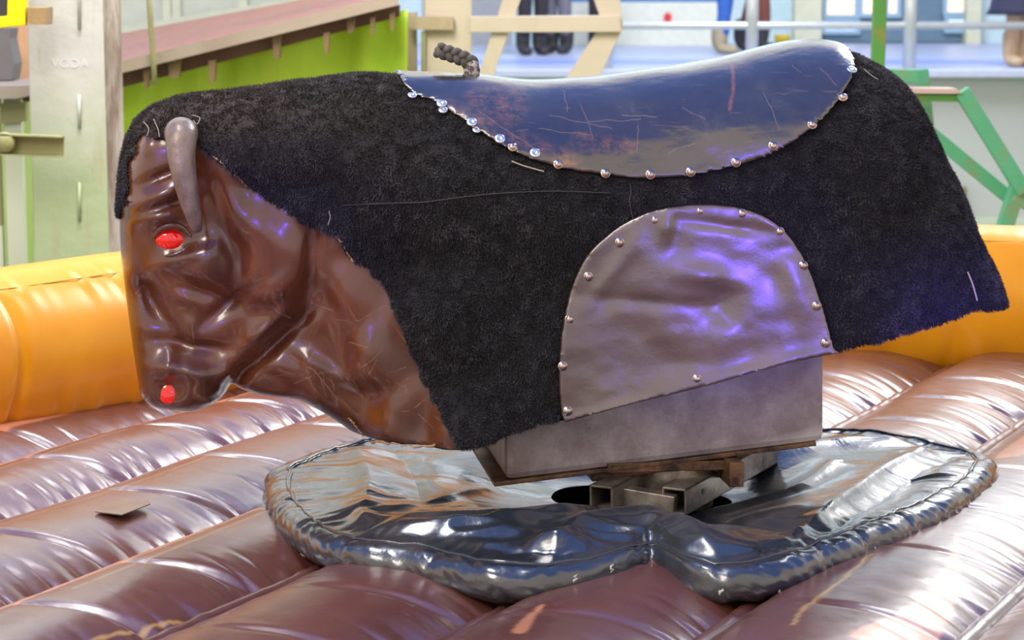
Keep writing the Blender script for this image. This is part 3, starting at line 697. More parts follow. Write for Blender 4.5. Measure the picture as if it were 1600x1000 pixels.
for k in range(len(offs)-1):
    a, b = offs[k], offs[k+1]; wdt = b-a
    ns = 64; t0, t1 = -2.9, 3.2
    # run until the rim
    c_ = (a+b)/2; best = t1
    for i in range(len(WPATH)-1):
        p, q = WPATH[i], WPATH[i+1]; fp, fq = p@Nn-c_, q@Nn-c_
        if fp*fq <= 0 and fp != fq:
            x_ = p+(q-p)*(fp/(fp-fq)); tt = x_@U
            if tt > -.6: best = min(best, tt)
    t1 = min(t1, best+.02)
    t0 = max(-2.9, -3.6)
    ts = np.arange(t0, t1, .0055); ss = np.linspace(0, 1, ns)
    Sg, Tg = np.meshgrid(ss, ts, indexing='ij')
    se = Sg
    sq_ = np.power(se, .80); hgt = .070*(1-np.power(np.abs(2*sq_-1), 2.5))*sstep(-.02, .22, se+.10)
    dist = np.minimum(se, 1-se)*wdt
    # puckers gathered into each seam, broad transverse dips between the inner ties
    puck = vnoise(Tg*26+k*11.3+se*1.5, se*2.0, k*3.7)
    puck2 = vnoise(Tg*60+k*5.3, se*3.0, k*1.7)
    dr_ = (1-se)*wdt; amp = np.exp(-dist/.05)*sstep(0, .015, dist); am2 = np.exp(-np.power(dr_/.085, 1.5))*sstep(0, .012, dr_)
    pk = 1-2*np.abs(vnoise(Tg*21+k*4.1+se*1.2, se*1.3, k*2.9)); pk = np.power(np.clip(pk, 0, 1), 1.6)
    hgt = hgt+amp*(.005*puck+.003*puck2)-am2*(.016*pk*(.4+.6*(vnoise(Tg*5, k, 1.)*.5+.5))-.004)
    tie = 0
    rr = np.random.default_rng(100+k); tpos = t0+rr.random()*.3
    while tpos < t1:
        tie = tie - .013*np.exp(-((Tg-tpos-(se-.5)*.10*(1 if k % 2 else .7))/.013)**2)*sstep(.15, .5, se)*(1-.2*se)
        tpos += .27+.22*rr.random()
    hgt = hgt+tie*(1 if k < 6 else .45)
    X = (a+wdt*Sg)*Nn[0]+Tg*U[0]; Y = (a+wdt*Sg)*Nn[1]+Tg*U[1]; Z = ZM+hgt
    Z = Z + .006*vnoise(X*2.2, Y*2.2, 3.)
    Z = Z - .22*sstep(.60, .34, np.hypot(X-.27, Y+.07))
    n0, n1 = Sg.shape; idx = np.arange(n0*n1).reshape(n0, n1)
    Q = np.stack([idx[:-1, :-1], idx[1:, :-1], idx[1:, 1:], idx[:-1, 1:]], -1).reshape(-1, 4)
    o = mesh('air_tube', np.stack([X, Y, Z], -1).reshape(-1, 3), Q, MATV, ring)
    # printed colours
    c = np.broadcast_to(brown, X.shape+(3,)).copy()
    if k in (3, 4, 5):
        wv = {3: .27, 4: .15, 5: .20}[k]+.05*vnoise(Tg*1.3, k*2.0, 0); f_ = sstep(wv+.015, wv, se)[..., None]; c = c*(1-f_)+peach*f_
        lnn = sstep(.012, .004, np.abs(se-(.32+.03*vnoise(Tg*1.1, 5+k, 0))))[..., None]*.6*(np.sin(Tg*5+k) > -.5)[..., None]; c = c*(1-lnn)+gold*lnn
    if k == 2:
        f_ = sstep(.30, .34, se)[..., None]*sstep(.62, .58, se)[..., None]; c = c*(1-f_)+peach*f_
    xi, yi = X, Y
    for cp in (CRES, CRES2, CRES3):
        sd = poly_sdf(xi, yi, cp); f_ = sstep(.003, -.003, sd)[..., None]; c = c*(1-f_)+peach*f_
    for ln_ in ([(1362,876),(1330,905),(1295,935),(1255,965),(1240,990)], [(120,992),(200,965),(260,945),(300,937)]):
        lp = crom(np.array([G(p[0], p[1], 1.355)[:2] for p in ln_]), 5, False); dd = np.full(X.shape, 9.)
        for i in range(len(lp)-1):
            e_ = lp[i+1]-lp[i]; tt = np.clip(((X-lp[i][0])*e_[0]+(Y-lp[i][1])*e_[1])/(e_@e_), 0, 1); dd = np.minimum(dd, np.hypot(X-lp[i][0]-tt*e_[0], Y-lp[i][1]-tt*e_[1]))
        f_ = sstep(.0055, .0025, dd)[..., None]; c = c*(1-f_)+gold*f_
    ca = o.data.color_attributes.new('print', 'FLOAT_COLOR', 'POINT')
    ca.data.foreach_set('color', np.concatenate([c, np.ones(X.shape+(1,))], -1).ravel())
    # stitched welt in the furrow on the right-hand side of the mattress
    if k >= 5:
        wr = .007 if k == 5 else .018
        pts = []; rad = []
        t = t0
        while t < t1:
            pts.append((a*Nn[0]+t*U[0], a*Nn[1]+t*U[1], ZM+.010)); rad.append(wr*(1+.10*float(vnoise(t*9, k, 0.))+.09*float(vnoise(t*30, k, 2.)))); t += .012
        mb = MB(); mb.tube(pts, rad, 10); o2 = mb.build('welt', MATV, ring, True)
        ca = o2.data.color_attributes.new('print', 'FLOAT_COLOR', 'POINT'); ca.data.foreach_set('color', np.tile([*brown, 1.], len(mb.v)))
# small loose flap of vinyl
fp = [G(148,799,1.372), G(176,783,1.372), G(233,782,1.374), G(235,787,1.374), G(190,804,1.372)]
mb = MB(); mb.prism(fp, (0, 0, -.002)); o = mb.build('repair_flap', MATV, ring, False); 
ca = o.data.color_attributes.new('print', 'FLOAT_COLOR', 'POINT'); ca.data.foreach_set('color', np.tile([*lin('6a5040'), 1.], len(mb.v)))
# yellow rim
nth = 72; al = np.linspace(0, 2*PI, nth, endpoint=False)
Wd = np.concatenate([[0], np.cumsum(np.linalg.norm(np.diff(WPATH, axis=0), axis=1))]); sw = np.arange(0, Wd[-1], .012)
cx = np.interp(sw, Wd, WPATH[:, 0]); cy = np.interp(sw, Wd, WPATH[:, 1])
tx = np.gradient(cx); ty = np.gradient(cy); tl = np.hypot(tx, ty); tx /= tl; ty /= tl
inx, iny = ty, -tx      # towards the arena
AL, SW = np.meshgrid(al, sw, indexing='ij')
R0 = .228
dn = np.where(np.sin(AL) < .9, 1, .3)
fold = .005*vnoise(SW*15, AL*1.3, 2.) + .003*vnoise(SW*34, AL*1.0, 5.)
zone = np.exp(-((AL-(1.02))/.35)**2)+np.exp(-(((AL-5.9+.15)/.4))**2)*1.3
crease = 0
for s0 in (1.52, 2.98, 3.75, 5.05, 6.0, 6.55, 7.2, 8.2): crease = crease-.012*np.exp(-((SW-s0-.02*np.sin(AL*2))/.012)**2)
Rr = R0+fold*zone+crease*sstep(1.1, .8, np.where(AL > PI, AL-2*PI, AL))
X = cx[None, :]+inx[None, :]*Rr*np.cos(AL); Y = cy[None, :]+iny[None, :]*Rr*np.cos(AL); Z = 1.478+Rr*1.02*np.sin(AL)
n0, n1 = X.shape; idx = np.arange(n0*n1).reshape(n0, n1); ip = np.roll(idx, -1, 0)
Q = np.stack([idx[:, :-1], idx[:, 1:], ip[:, 1:], ip[:, :-1]], -1).reshape(-1, 4)
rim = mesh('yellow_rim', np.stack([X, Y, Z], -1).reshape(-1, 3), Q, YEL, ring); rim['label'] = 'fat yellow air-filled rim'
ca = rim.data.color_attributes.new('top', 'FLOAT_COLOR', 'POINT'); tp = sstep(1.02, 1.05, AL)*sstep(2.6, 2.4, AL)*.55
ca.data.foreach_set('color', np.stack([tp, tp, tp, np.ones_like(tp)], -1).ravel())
mb = MB(); a_ = 1.03; mb.tube([(cx[i]+inx[i]*(R0+.0005)*math.cos(a_), cy[i]+iny[i]*(R0+.0005)*math.cos(a_), 1.478+(R0+.0005)*1.02*math.sin(a_)) for i in range(0, len(sw), 3)], .0014, 6); mb.build('rim_seam', plain('seam_tape', 'b5832a', .6), rim, True)
# apron below the rim down to the hall floor
FZ = 0.35
v = []; f = []
ap = [(cx[i]-inx[i]*.1, cy[i]-iny[i]*.1) for i in range(0, len(sw), 6)]
for x_, y_ in ap: v += [(x_, y_, FZ), (x_, y_, 1.32)]
for i in range(len(ap)-1): f.append((2*i, 2*i+2, 2*i+3, 2*i+1))
o = mesh('base_apron', v, f, YEL, ring); so = o.modifiers.new('solid', 'SOLIDIFY'); so.thickness = .02
mb = MB(); mb.prism([(ap[0][0], ap[0][1], FZ)]+[(p[0], p[1], FZ) for p in ap[1:]]+[(3.3, -3.0, FZ), (-3.6, -3.0, FZ)], (0, 0, .86)); mb.build('air_base', YEL, ring)

# ------------------------------------------------------------------ round padded cover around the pivot
cc2 = np.array([.27, -.07])
outline = [(410,785,1.33),(418,825,1.33),(440,858,1.33),(470,882,1.33),(510,903,1.33),(570,914,1.33),(640,922,1.33),(700,936,1.33),(760,950,1.33),(830,953,1.33),(900,945,1.33),(960,930,1.33),(1000,917,1.33),(1017,908,1.33),(1036,918,1.33),(1075,940,1.33),(1128,951,1.33),(1190,948,1.33),(1235,938,1.33),(1300,913,1.33),(1370,885,1.33),(1440,855,1.33),(1505,822,1.33),(1540,797,1.33),(1558,765,1.34),(1560,745,1.36),(1540,722,1.37),(1500,706,1.38),(1400,686,1.38),(1340,680,1.38),(1250,684,1.38),(1150,670,1.38),(1000,660,1.38),(850,663,1.38),(700,675,1.38),(600,688,1.38),(540,700,1.38),(480,716,1.38),(440,735,1.38),(420,757,1.37)]
pp = np.array([G(*p)[:2] for p in outline])-cc2; th_ = np.unwrap(np.arctan2(pp[:, 1], pp[:, 0])); rd = np.hypot(pp[:, 0], pp[:, 1])
order = np.argsort(np.mod(th_, 2*PI)); tm = np.mod(th_, 2*PI)[order]; rm_ = rd[order]
nth = 900; th2 = np.linspace(0, 2*PI, nth, endpoint=False); Rt = np.interp(th2, np.concatenate([tm-2*PI, tm, tm+2*PI]), np.tile(rm_, 3))
kern = np.hanning(11); kern /= kern.sum(); Rt = np.convolve(np.concatenate([Rt[-20:], Rt, Rt[:20]]), kern, 'same')[20:-20]
nr_ = 210
hole = .17
# radial coordinate q: 0 hole edge .. 1 seam with the rim roll .. then the roll itself
q = np.linspace(0, 1, 150); rollr = .040
TT, QQ = np.meshgrid(th2, q, indexing='ij'); RR = Rt[:, None]
rs = RR-rollr*1.38
rad = hole*(1+.15*np.cos(2*TT+1))+(rs-hole)*QQ
xs_, ys_ = cc2[0]+rad*np.cos(TT), cc2[1]+rad*np.sin(TT)
zs_ = 1.345 + .058*sstep(0, .55, QQ)
def ridge(pts, wdt, hgt, z=1.38, xs=None, ys=None, asym=1.):
    lp = crom(np.array([G(p[0], p[1], z)[:2] for p in pts]), 5, False); dd = np.full(xs.shape, 9.); sg = np.zeros(xs.shape); tpar = np.zeros(xs.shape)
    for i in range(len(lp)-1):
        e_ = lp[i+1]-lp[i]; tt = np.clip(((xs-lp[i][0])*e_[0]+(ys-lp[i][1])*e_[1])/(e_@e_), 0, 1)
        d_ = np.hypot(xs-lp[i][0]-tt*e_[0], ys-lp[i][1]-tt*e_[1]); s_ = np.sign((xs-lp[i][0])*e_[1]-(ys-lp[i][1])*e_[0])
        m_ = d_ < dd; dd = np.where(m_, d_, dd); sg = np.where(m_, s_, sg)
    w_ = np.where(sg > 0, wdt, wdt*asym)
    return hgt*np.exp(-np.power(dd/w_, 1.4))
FOLDS = [([(470,858),(560,852),(660,846),(760,842),(860,828),(930,806)], .035, .026, 2.5),
 ([(590,868),(650,872),(700,862),(760,868),(830,862),(900,884)], .022, .012, 1.),
 ([(880,868),(905,842),(950,828),(1000,822),(1050,834),(1090,862),(1125,905)], .040, .022, 1.2),
 ([(1060,842),(1110,862),(1180,868),(1240,862)], .04, .010, 1.),
 ([(640,858),(720,880),(800,874),(900,880),(960,898)], .016, -.016, 1.),
 ([(1250,842),(1310,800),(1380,752),(1440,722)], .02, .016, 1.6),
 ([(1300,836),(1360,796),(1430,750),(1490,724)], .03, -.014, 1.),
 ([(560,720),(575,760),(572,800),(560,830)], .030, .012, 1.),
 ([(600,700),(640,740),(660,790)], .03, -.010, 1.),
 ([(760,760),(700,790),(640,808),(600,812)], .02, .008, 1.),
 ([(1100,780),(1180,770),(1250,764),(1300,740)], .03, .018, 1.4),
 ([(1150,720),(1250,712),(1340,705),(1420,700)], .04, .016, 1.),
 ([(1060,800),(1150,815),(1230,830)], .06, -.022, 1.)]
for pts, wd_, hg_, asy in FOLDS: zs_ = zs_+ridge(pts, wd_, hg_, 1.385, xs_, ys_, asy)*sstep(1.0, .90, QQ)
# gathers pulled towards the seam and soft crumples
ga = vnoise(TT*14, QQ*.8, 9.)*.006*sstep(.45, .95, QQ)+vnoise(TT*30, QQ*.7, 2.)*.003*sstep(.7, .98, QQ)
cru = .0035*fbm(xs_*6, ys_*6, 5., 2)+.002*np.abs(vnoise(xs_*13+ys_*5, ys_*12-xs_*4, 8.))
fr = np.exp(-((np.mod(TT, 2*PI)-4.35)/.55)**2)*sstep(.45, .8, QQ)
cru = cru + fr*.012*(1-2*np.abs(vnoise(xs_*12+3, ys_*20, 1.)))
zs_ = zs_+(ga+cru)*sstep(1., .97, QQ)
zseam = zs_[:, -1]
# roll
ph = np.linspace(PI*.62, -PI*.62, 44); TR, PH = np.meshgrid(th2, ph, indexing='ij')
rb = rollr*(1+.06*vnoise(TR*9, 0, 3.)+.06*vnoise(TR*26, PH*1.2, 6.)+.035*vnoise(TR*60+PH*3, PH*1.5, 8.))
na = math.atan2(G(1018, 906, 1.33)[1]-cc2[1], G(1018, 906, 1.33)[0]-cc2[0]) % (2*PI)
rb = rb-.014*np.exp(-((np.mod(TR-na+PI, 2*PI)-PI)/.022)**2)
for s0 in np.linspace(0, 2*PI, 26, endpoint=False)+.1*rng.random(26): rb = rb-.0035*np.exp(-((np.mod(TR-s0+PI, 2*PI)-PI)/.012)**2)*sstep(-.8, .6, np.sin(PH)+.3)
rc = Rt[:, None]-rollr; xr = cc2[0]+(rc+rb*np.cos(PH))*np.cos(TR); yr = cc2[1]+(rc+rb*np.cos(PH))*np.sin(TR); zr = 1.366+rb*.92*np.sin(PH)
zseam0 = zr[:, 0]
blend = sstep(.86, 1., QQ); zs_ = zs_*(1-blend)+(zseam0[:, None]-.002)*blend
X = np.concatenate([xs_, xr], 1); Y = np.concatenate([ys_, yr], 1); Z = np.concatenate([zs_, zr], 1)
n0, n1 = X.shape; idx = np.arange(n0*n1).reshape(n0, n1); ip = np.roll(idx, -1, 0)
Q = np.stack([idx[:, :-1], idx[:, 1:], ip[:, 1:], ip[:, :-1]], -1).reshape(-1, 4)[:, ::-1]
cover = thing('pivot_cover', 'round shiny black padded vinyl cover spread on the mattress beneath the bull', 'vinyl cover', (cc2[0], cc2[1], 1.33))
Vc = np.stack([X, Y, Z], -1).reshape(-1, 3)-np.array([cc2[0], cc2[1], 1.33])
sheet = mesh('cover_sheet', Vc, np.ascontiguousarray(Q), VINYL, cover)
# stitched piping on the roll
mb = MB(); st = 3
pts = [(X[i, 152]-cc2[0], Y[i, 152]-cc2[1], Z[i, 152]-1.33+.001) for i in range(0, nth, st)]; pts.append(pts[0]); mb.tube(pts, .0028, 6, False); mb.build('piping', VINYL, cover, True)
# white worn corners where the pad wall is stitched
for px, py in [(426,838),(440,872),(470,870),(531,884),(480,792),(1018,888),(1022,908),(895,904),(1123,924),(1213,928),(1278,903),(1365,861),(1440,832),(1495,803),(1548,777),(1520,770),(952,888)]:
    a = np.array([px, py]); r_ = ray(px, py); t_ = None
    c0 = G(px, py, 1.38)
    # find the closest roll point to this viewing ray
    PX, PY = pix_of(X, Y, Z); sel = np.arange(150, n1); d_ = (PX[:, sel]-px)**2+(PY[:, sel]-py)**2; k_ = np.unravel_index(np.argmin(d_ + 1e4*(Y[:, sel] > .4)), d_.shape)
    i_, j_ = k_[0], sel[k_[1]]; mb = MB()
    pts = [np.array([X[(i_+u) % nth, j], Y[(i_+u) % nth, j], Z[(i_+u) % nth, j]])-np.array([cc2[0], cc2[1], 1.33]) for u, j in [(random.choice((0, 1)), min(max(j_+d, 0), n1-1)) for d in (-2, -1, 0, 1, 2)]]
    mb.tube(pts, [.001, .0022, .003, .0022, .001], 6); mb.build('worn_stitch', SCUFF, cover, True)
# ------------------------------------------------------------------ surroundings
STEEL_G = painted('greenish_white_paint', 'c4cab4', .5, 'a39a78', .6, 2.2, (1, 1, .2))
m = M('column_paint'); zc = m.n('ShaderNodeSeparateXYZ'); m.l(m.co(), zc.inputs[0])
fz = m.mr(m.math('ADD', zc.outputs[2], m.mr(m.noise(3, 4), 0, 1, -.25, .25)), 1.35, 1.75)
col = m.mix(fz, lin('a4b48c'), lin('b6b8b4')); col = m.mix(m.mr(m.noise(6, 6, .7, (1, 1, .15)), .54, .66, 0, .7), col, lin('a5977f')); m.set(Base_Color=col, Roughness=.5); m.bump((m.noise(12, 4), .2, .02)); COLP = m.m
m = M('column_side'); col = m.mix(m.mr(m.noise(5, 6, .7, (1, 1, .3)), .45, .6), lin('b5ab9f'), lin('7a6a58')); col = m.mix(m.mr(m.noise(9, 4, .7, (1, 1, .4)), .62, .68), col, lin('b5793a')); m.set(Base_Color=col, Roughness=.6); COLS = m.m
BEIGE = painted('beige_paint', 'c2b7a2', .6, '97876f', .5, 2.5)
OLIVE = painted('olive_steel', '8f8f62', .5, '5c5236', .6, 4)
GREEN = painted('green_frame_paint', '55a078', .45, 'a0713c', .85, 6, (1, 1, 1))
GREEND = painted('green_frame_worn', '4f8a40', .5, 'b0602c', .95, 5, (1, 1, 1))
m = M('lime_tarp'); col = m.mix(m.mr(m.noise(2.5, 4, .6, (1, 1, .5)), .3, .7), lin('a4d410'), lin('c4e444')); m.set(Base_Color=col, Roughness=.5); m.bump((m.noise(3, 3, .5, (1, 1, .4)), .5, .1)); TARP = m.m
m = M('red_tread'); ch = m.n('ShaderNodeTexChecker'); 
w1 = m.noise(20, 3); br = m.n('ShaderNodeTexBrick'); m.l(m.co((6, 6, 6), (0, 0, .2)), br.inputs['Vector']); br.inputs['Color1'].default_value = (*lin('96583f'), 1); br.inputs['Color2'].default_value = (*lin('844a38'), 1); br.inputs['Mortar'].default_value = (*lin('ac8070'), 1); br.inputs['Mortar Size'].default_value = .05
m.set(Base_Color=m.mix(m.mr(w1, .3, .7, 0, .4), br.outputs[0], lin('c09080')), Roughness=.5); TREAD = m.m
RUSTB = painted('ramp_understeel', '6b5040', .6, '3a2a22', .7, 4)
EDGE = painted('ramp_edge', '9c9080', .5, '8a7560', .6, 4)
YPAINT = painted('yellow_frame_paint', 'f2d400', .4, 'b09010', .3, 5)
SALM = plain('salmon_mesh', 'c69a78', .7); DARKM = plain('dark_screen', '2c2f38', .5); GREYM = plain('grey_cloth', '6f6d70', .7)
FASC = painted('deck_fascia', 'a3a9a8', .6, '8d9490', .3, .8, (1, 1, 1)); DECK = plain('deck_boards', 'a9b4cf', .35); TRIMW = plain('deck_edge_trim', 'cdd2d6', .4)
BLUEST = plain('blue_stripe', '7f90cf', .4); WALLB = plain('pale_blue_wall', 'b9d3dc', .6); BAN = plain('white_banner', 'd3dbd0', .6); BANB = plain('banner_blue', '4a7ab8', .5); REDM = plain('red_mark', 'd0303a', .5)
COLB = plain('cream_pillar', 'c6ccb4', .6); WINF = plain('window_frame_blue', '8fb2cc', .4); WIND = plain('dark_panel', '5e7c92', .3)
GLOW = plain('lit_window', 'e8c8b0', .4, 0, 'f0c8a8', .8); GLOWW = plain('daylight_window', 'e4f0f8', .4, 0, 'd8ecfa', .9)
RAIL = plain('rail_steel', 'b9bfc0', .35, .5); FLOOR = painted('hall_floor', '9aa487', .5, '6c7860', .4, .6, (1, 1, 1)); CEILW = plain('hall_wall', 'c3ccd0', .7)

def pl(name, pts, mat, parent=None, depth=.05):
    "flat panel through pixel corners (px,py,Y), given real thickness away from the viewer"
    mb = MB(); mb.prism([P(*p) for p in pts], (0, depth, 0)); return mb.build(name, mat, parent)
# setting
mb = MB(); mb.box((0, 7, FZ-.05), (40, 34, .1)); struct(mb.build('floor', FLOOR))
DY = 15.0; dz = P(1200, 110, DY)[2]
x0, x1 = P(700, 110, DY)[0]-6, 12
mb = MB(); mb.box(((x0+x1)/2, DY+4.5, (dz+FZ)/2-.03), (x1-x0, 9, dz-FZ-.06)); struct(mb.build('trim_1', FASC))
mb = MB(); mb.box(((x0+x1)/2, DY+4.4, dz-.02), (x1-x0, 9.1, .05)); struct(mb.build('trim_2', DECK))
mb = MB(); mb.box(((x0+x1)/2, DY-.07, dz-.025), (x1-x0, .06, .07)); struct(mb.build('trim_3', TRIMW))
mb = MB(); mb.box(((x0+x1)/2, DY+1.6, dz+.007), (x1-x0, 1.0, .006)); struct(mb.build('trim_4', BLUEST))
BY = DY+7.2
mb = MB(); mb.box((0, BY+.15, 5), (40, .3, 9.4)); struct(mb.build('wall_back', WALLB))
# pillars, windows on the far wall
for i, (a, b) in enumerate([(1240, 1282), (1508, 1530)]):
    p, q_ = P(a, 40, BY-.2), P(b, 40, BY-.2); mb = MB(); mb.box(((p[0]+q_[0])/2, BY-.15, 4.6), (q_[0]-p[0], .3, 6)); tag(mb.build('pillar', COLB), ['cream pillar on the far deck left of the blue windows', 'cream pillar on the far deck right of the blue windows'][i], 'pillar')
def window(n, a, b, panes):
    p, q_ = P(a, 0, BY-.03), P(b, 78, BY-.03); zt_ = 5.0; zb_ = dz+.02
    root = bpy.data.objects.new('window_%d' % n, None); COL.objects.link(root); root['kind'] = 'structure'
    mb = MB(); w_ = q_[0]-p[0]
    mb.box(((p[0]+q_[0])/2, BY-.03, (zt_+zb_)/2), (w_, .05, zt_-zb_)); mb.build('panel', WIND, root)
    for (pa, pb, ya, yb, mt) in panes:
        u, v_ = P(pa, ya, BY-.1), P(pb, yb, BY-.1); mb = MB(); mb.box(((u[0]+v_[0])/2, BY-.08, (u[2]+v_[2])/2), (v_[0]-u[0], .03, u[2]-v_[2])); mb.build('pane', mt, root)
        mb = MB()
        for xx in (u[0], v_[0]): mb.box((xx, BY-.1, (u[2]+v_[2])/2), (.05, .05, u[2]-v_[2]+.05))
        for zz in (u[2], v_[2]): mb.box(((u[0]+v_[0])/2, BY-.108, zz), (v_[0]-u[0]+.05, .05, .05))
        mb.build('window_frame', WINF, root)
window(1, 1282, 1378, [(1290, 1338, -40, 26, GLOW), (1286, 1340, 34, 50, GLOWW), (1346, 1378, -40, 24, GLOW)])
window(2, 1382, 1506, [(1386, 1404, -40, 24, GLOW), (1478, 1508, -40, 22, GLOW), (1478, 1510, 28, 48, GLOWW)])
# big daylight windows high on the far wall (above the frame)
for i in range(5):
    root = bpy.data.objects.new('window_%d' % (i+3), None); COL.objects.link(root); root['kind'] = 'structure'
    mb = MB(); xx = -8+i*4.6; mb.box((xx, BY-.05, 7.0), (3.6, .05, 2.6)); mb.build('pane', GLOWW, root)
    mb = MB()
    for dx in (-1.8, -.6, .6, 1.8): mb.box((xx+dx, BY-.09, 7.0), (.08, .08, 2.7))
    for dzz in (-1.3, 0, 1.3): mb.box((xx, BY-.10, 7.0+dzz), (3.7, .08, .08))
    mb.build('window_frame', WINF, root)
# banner wall
pl('advertising_banner', [(880, 82, BY-.9), (1122, 80, BY-.9), (1122, 4, BY-.9), (880, 4, BY-.9)], BAN, None, .06); bn = bpy.data.objects['advertising_banner']; tag(bn, 'long white banner barrier with blue top edge behind the rail', 'banner')
pl('top_stripe', [(880, 3, BY-.9), (1122, 3, BY-.9), (1122, -12, BY-.9), (880, -12, BY-.9)], BANB, bn, .06)
pl('red_mark', [(1037, 33, BY-.95), (1048, 35, BY-.95), (1050, 24, BY-.95), (1043, 19, BY-.95), (1038, 23, BY-.95)], REDM, bn, .02)
pl('storage_cabinet', [(735, 80, BY-.9), (800, 80, BY-.9), (800, -10, BY-.9), (735, -10, BY-.9)], plain('grey_cabinet', '8f979c', .5), None, .4); tag(bpy.data.objects['storage_cabinet'], 'pale grey cabinet on the deck seen behind the beige truss', 'cabinet')
mb = MB(); c = P(1222, 66, BY-1.2); mb.lathe([(.0001, 0), (.07, 0), (.09, .10), (.095, .12), (.085, .12), (.065, .01), (.0001, .01)], (c[0], c[1], dz+.01), (0, 0, 1), 20); tag(mb.build('yellow_bucket', plain('yellow_plastic', 'd8c030', .5), None, True), 'small yellow bucket on the deck beside the cream pillar', 'bucket')
# railing
rail = thing('deck_railing', 'grey steel pipe railing along the front edge of the deck', 'railing', (0, 0, 0))
RY = DY+.15
for px in (667, 950, 1175, 1422, 1700):
    p = P(px, 50, RY); mb = MB(); mb.tube([(p[0], RY, dz-.1), (p[0], RY, dz+1.05)], .055 if px in (1175, 1422) else .04, 12); mb.build('post', RAIL, rail, True)
for yy, rr_ in ((40, .032),):
    a, b = P(600, yy, RY), P(1800, yy, RY); mb = MB(); mb.tube([a, b], rr_, 10); mb.build('middle_pipe', RAIL, rail, True)
a, b = P(600, 40, RY), P(1800, 40, RY); mb = MB(); mb.tube([(a[0], RY, dz+1.05), (b[0], RY, dz+1.05)], .04, 10); mb.build('top_pipe', RAIL, rail, True)
# big column on the left
CY_ = 3.2
col_ = thing('steel_column', 'wide pale painted steel column with faded lettering at the left', 'column', (P(110, 300, CY_)[0], CY_, FZ))
inv = lambda p, r=col_: np.array(p)-np.array(r.location)
a, b, c = P(47, 200, CY_), P(166, 200, CY_), P(195, 200, CY_+.15)
mb = MB(); zt_ = 4.5
mb.box(inv(((a[0]+b[0])/2, CY_+.02, (zt_+FZ)/2)), (b[0]-a[0], .03, zt_-FZ)); mb.build('face_plate', COLP, col_, False, .004)
mb = MB(); mb.prism([inv((b[0], CY_+.005, FZ)), inv((c[0], CY_+.10, FZ)), inv((c[0], CY_+.13, FZ)), inv((b[0], CY_+.035, FZ))], (0, 0, zt_-FZ)); mb.build('side_plate', COLS, col_)
mb = MB(); mb.box(inv(((a[0]+b[0])/2, CY_+.25, (zt_+FZ)/2)), (b[0]-a[0]-.02, .25, zt_-FZ)); mb.build('core', COLS, col_)
for y0_, y1_ in ((-60, 45), (148, 200), (285, 345)):
    mb = MB(); p, q_ = P(124, y0_, CY_-.002), P(124, y1_, CY_-.002); mb.tube([inv(p), inv(q_)], .006, 8); mb.build('weld_bead', COLP, col_, True)
cu = bpy.data.curves.new('faded_lettering', 'FONT'); cu.body = 'VODA'; cu.size = .045; cu.extrude = .0008; cu.align_x = 'LEFT'
to = bpy.data.objects.new('faded_lettering', cu); bpy.context.view_layer.update()
COL.objects.link(to); dg = bpy.context.evaluated_depsgraph_get(); tme = bpy.data.meshes.new_from_object(to.evaluated_get(dg)); bpy.data.objects.remove(to)
to = link('faded_lettering', tme, plain('faded_white_letters', 'c4c8c8', .6), col_, False); p = P(80, 106, CY_); to.location = tuple(inv((p[0], CY_+.0045, p[2]))); to.rotation_euler = (PI/2, 0, 0)
# bracket and shelf to its left
br_ = thing('steel_bracket', 'olive channel steel bracket reaching across the column at the left edge', 'bracket', tuple(P(50, 245, 3.0)))
inb = lambda p: np.array(p)-np.array(br_.location)
mb = MB(); mb.prism([inb(P(-60, 205, 3.0)), inb(P(100, 212, 3.0)), inb(P(99, 243, 3.0)), inb(P(-60, 236, 3.0))], (0, .012, 0))
mb.prism([inb(P(-60, 205, 3.0)), inb(P(100, 212, 3.0)), inb(P(100, 214, 3.0)), inb(P(-60, 208, 3.0))], (0, -.05, 0)); mb.prism([inb(P(-60, 236, 3.0)), inb(P(99, 243, 3.0)), inb(P(99, 245, 3.0)), inb(P(-60, 238, 3.0))], (0, -.05, 0)); mb.build('channel', OLIVE, br_)
mb = MB(); mb.lathe([(.0001, .02), (.03, .02), (.035, .01), (.035, 0)], inb(P(8, 222, 2.97)), (0, -1, 0), 16); mb.build('bolt', OLIVE, br_, True)
mb = MB(); mb.box(inb(P(-10, 260, 3.05)), (.05, .04, .4)); mb.build('drop_arm', OLIVE, br_)
sh = thing('side_platform', 'grey plank platform on steel posts left of the wide column', 'platform', tuple(P(0, 150, 3.6)))
ins = lambda p: np.array(p)-np.array(sh.location)
mb = MB(); mb.prism([ins(P(-90, 136, 3.6)), ins(P(46, 134, 3.6)), ins(P(46, 150, 3.6)), ins(P(-90, 162, 3.6))], (0, .6, 0)); mb.build('plank', plain('worn_plank', 'a09488', .6), sh)
for a0, a1 in ((-20, 4), (12, 38)):
    mb = MB(); p, q_ = P(a0, 300, 3.75), P(a1, 300, 3.75); mb.box(ins(((p[0]+q_[0])/2, 3.75, (P(0, 155, 3.75)[2]+FZ)/2)), (q_[0]-p[0], .05, P(0, 155, 3.75)[2]-FZ)); mb.build('post', STEEL_G, sh)
mb = MB(); mb.prism([ins(P(-40, 165, 3.7)), ins(P(40, 160, 3.7)), ins(P(40, 190, 3.7)), ins(P(-40, 196, 3.7))], (0, .04, 0)); mb.build('cross_beam', OLIVE, sh)
tag(pl('red_mesh_screen', [(-60, 134, 4.4), (46, 132, 4.4), (46, -40, 4.4), (-60, -40, 4.4)], SALM, None, .02), 'salmon coloured mesh screen behind the yellow frame at top left', 'screen')
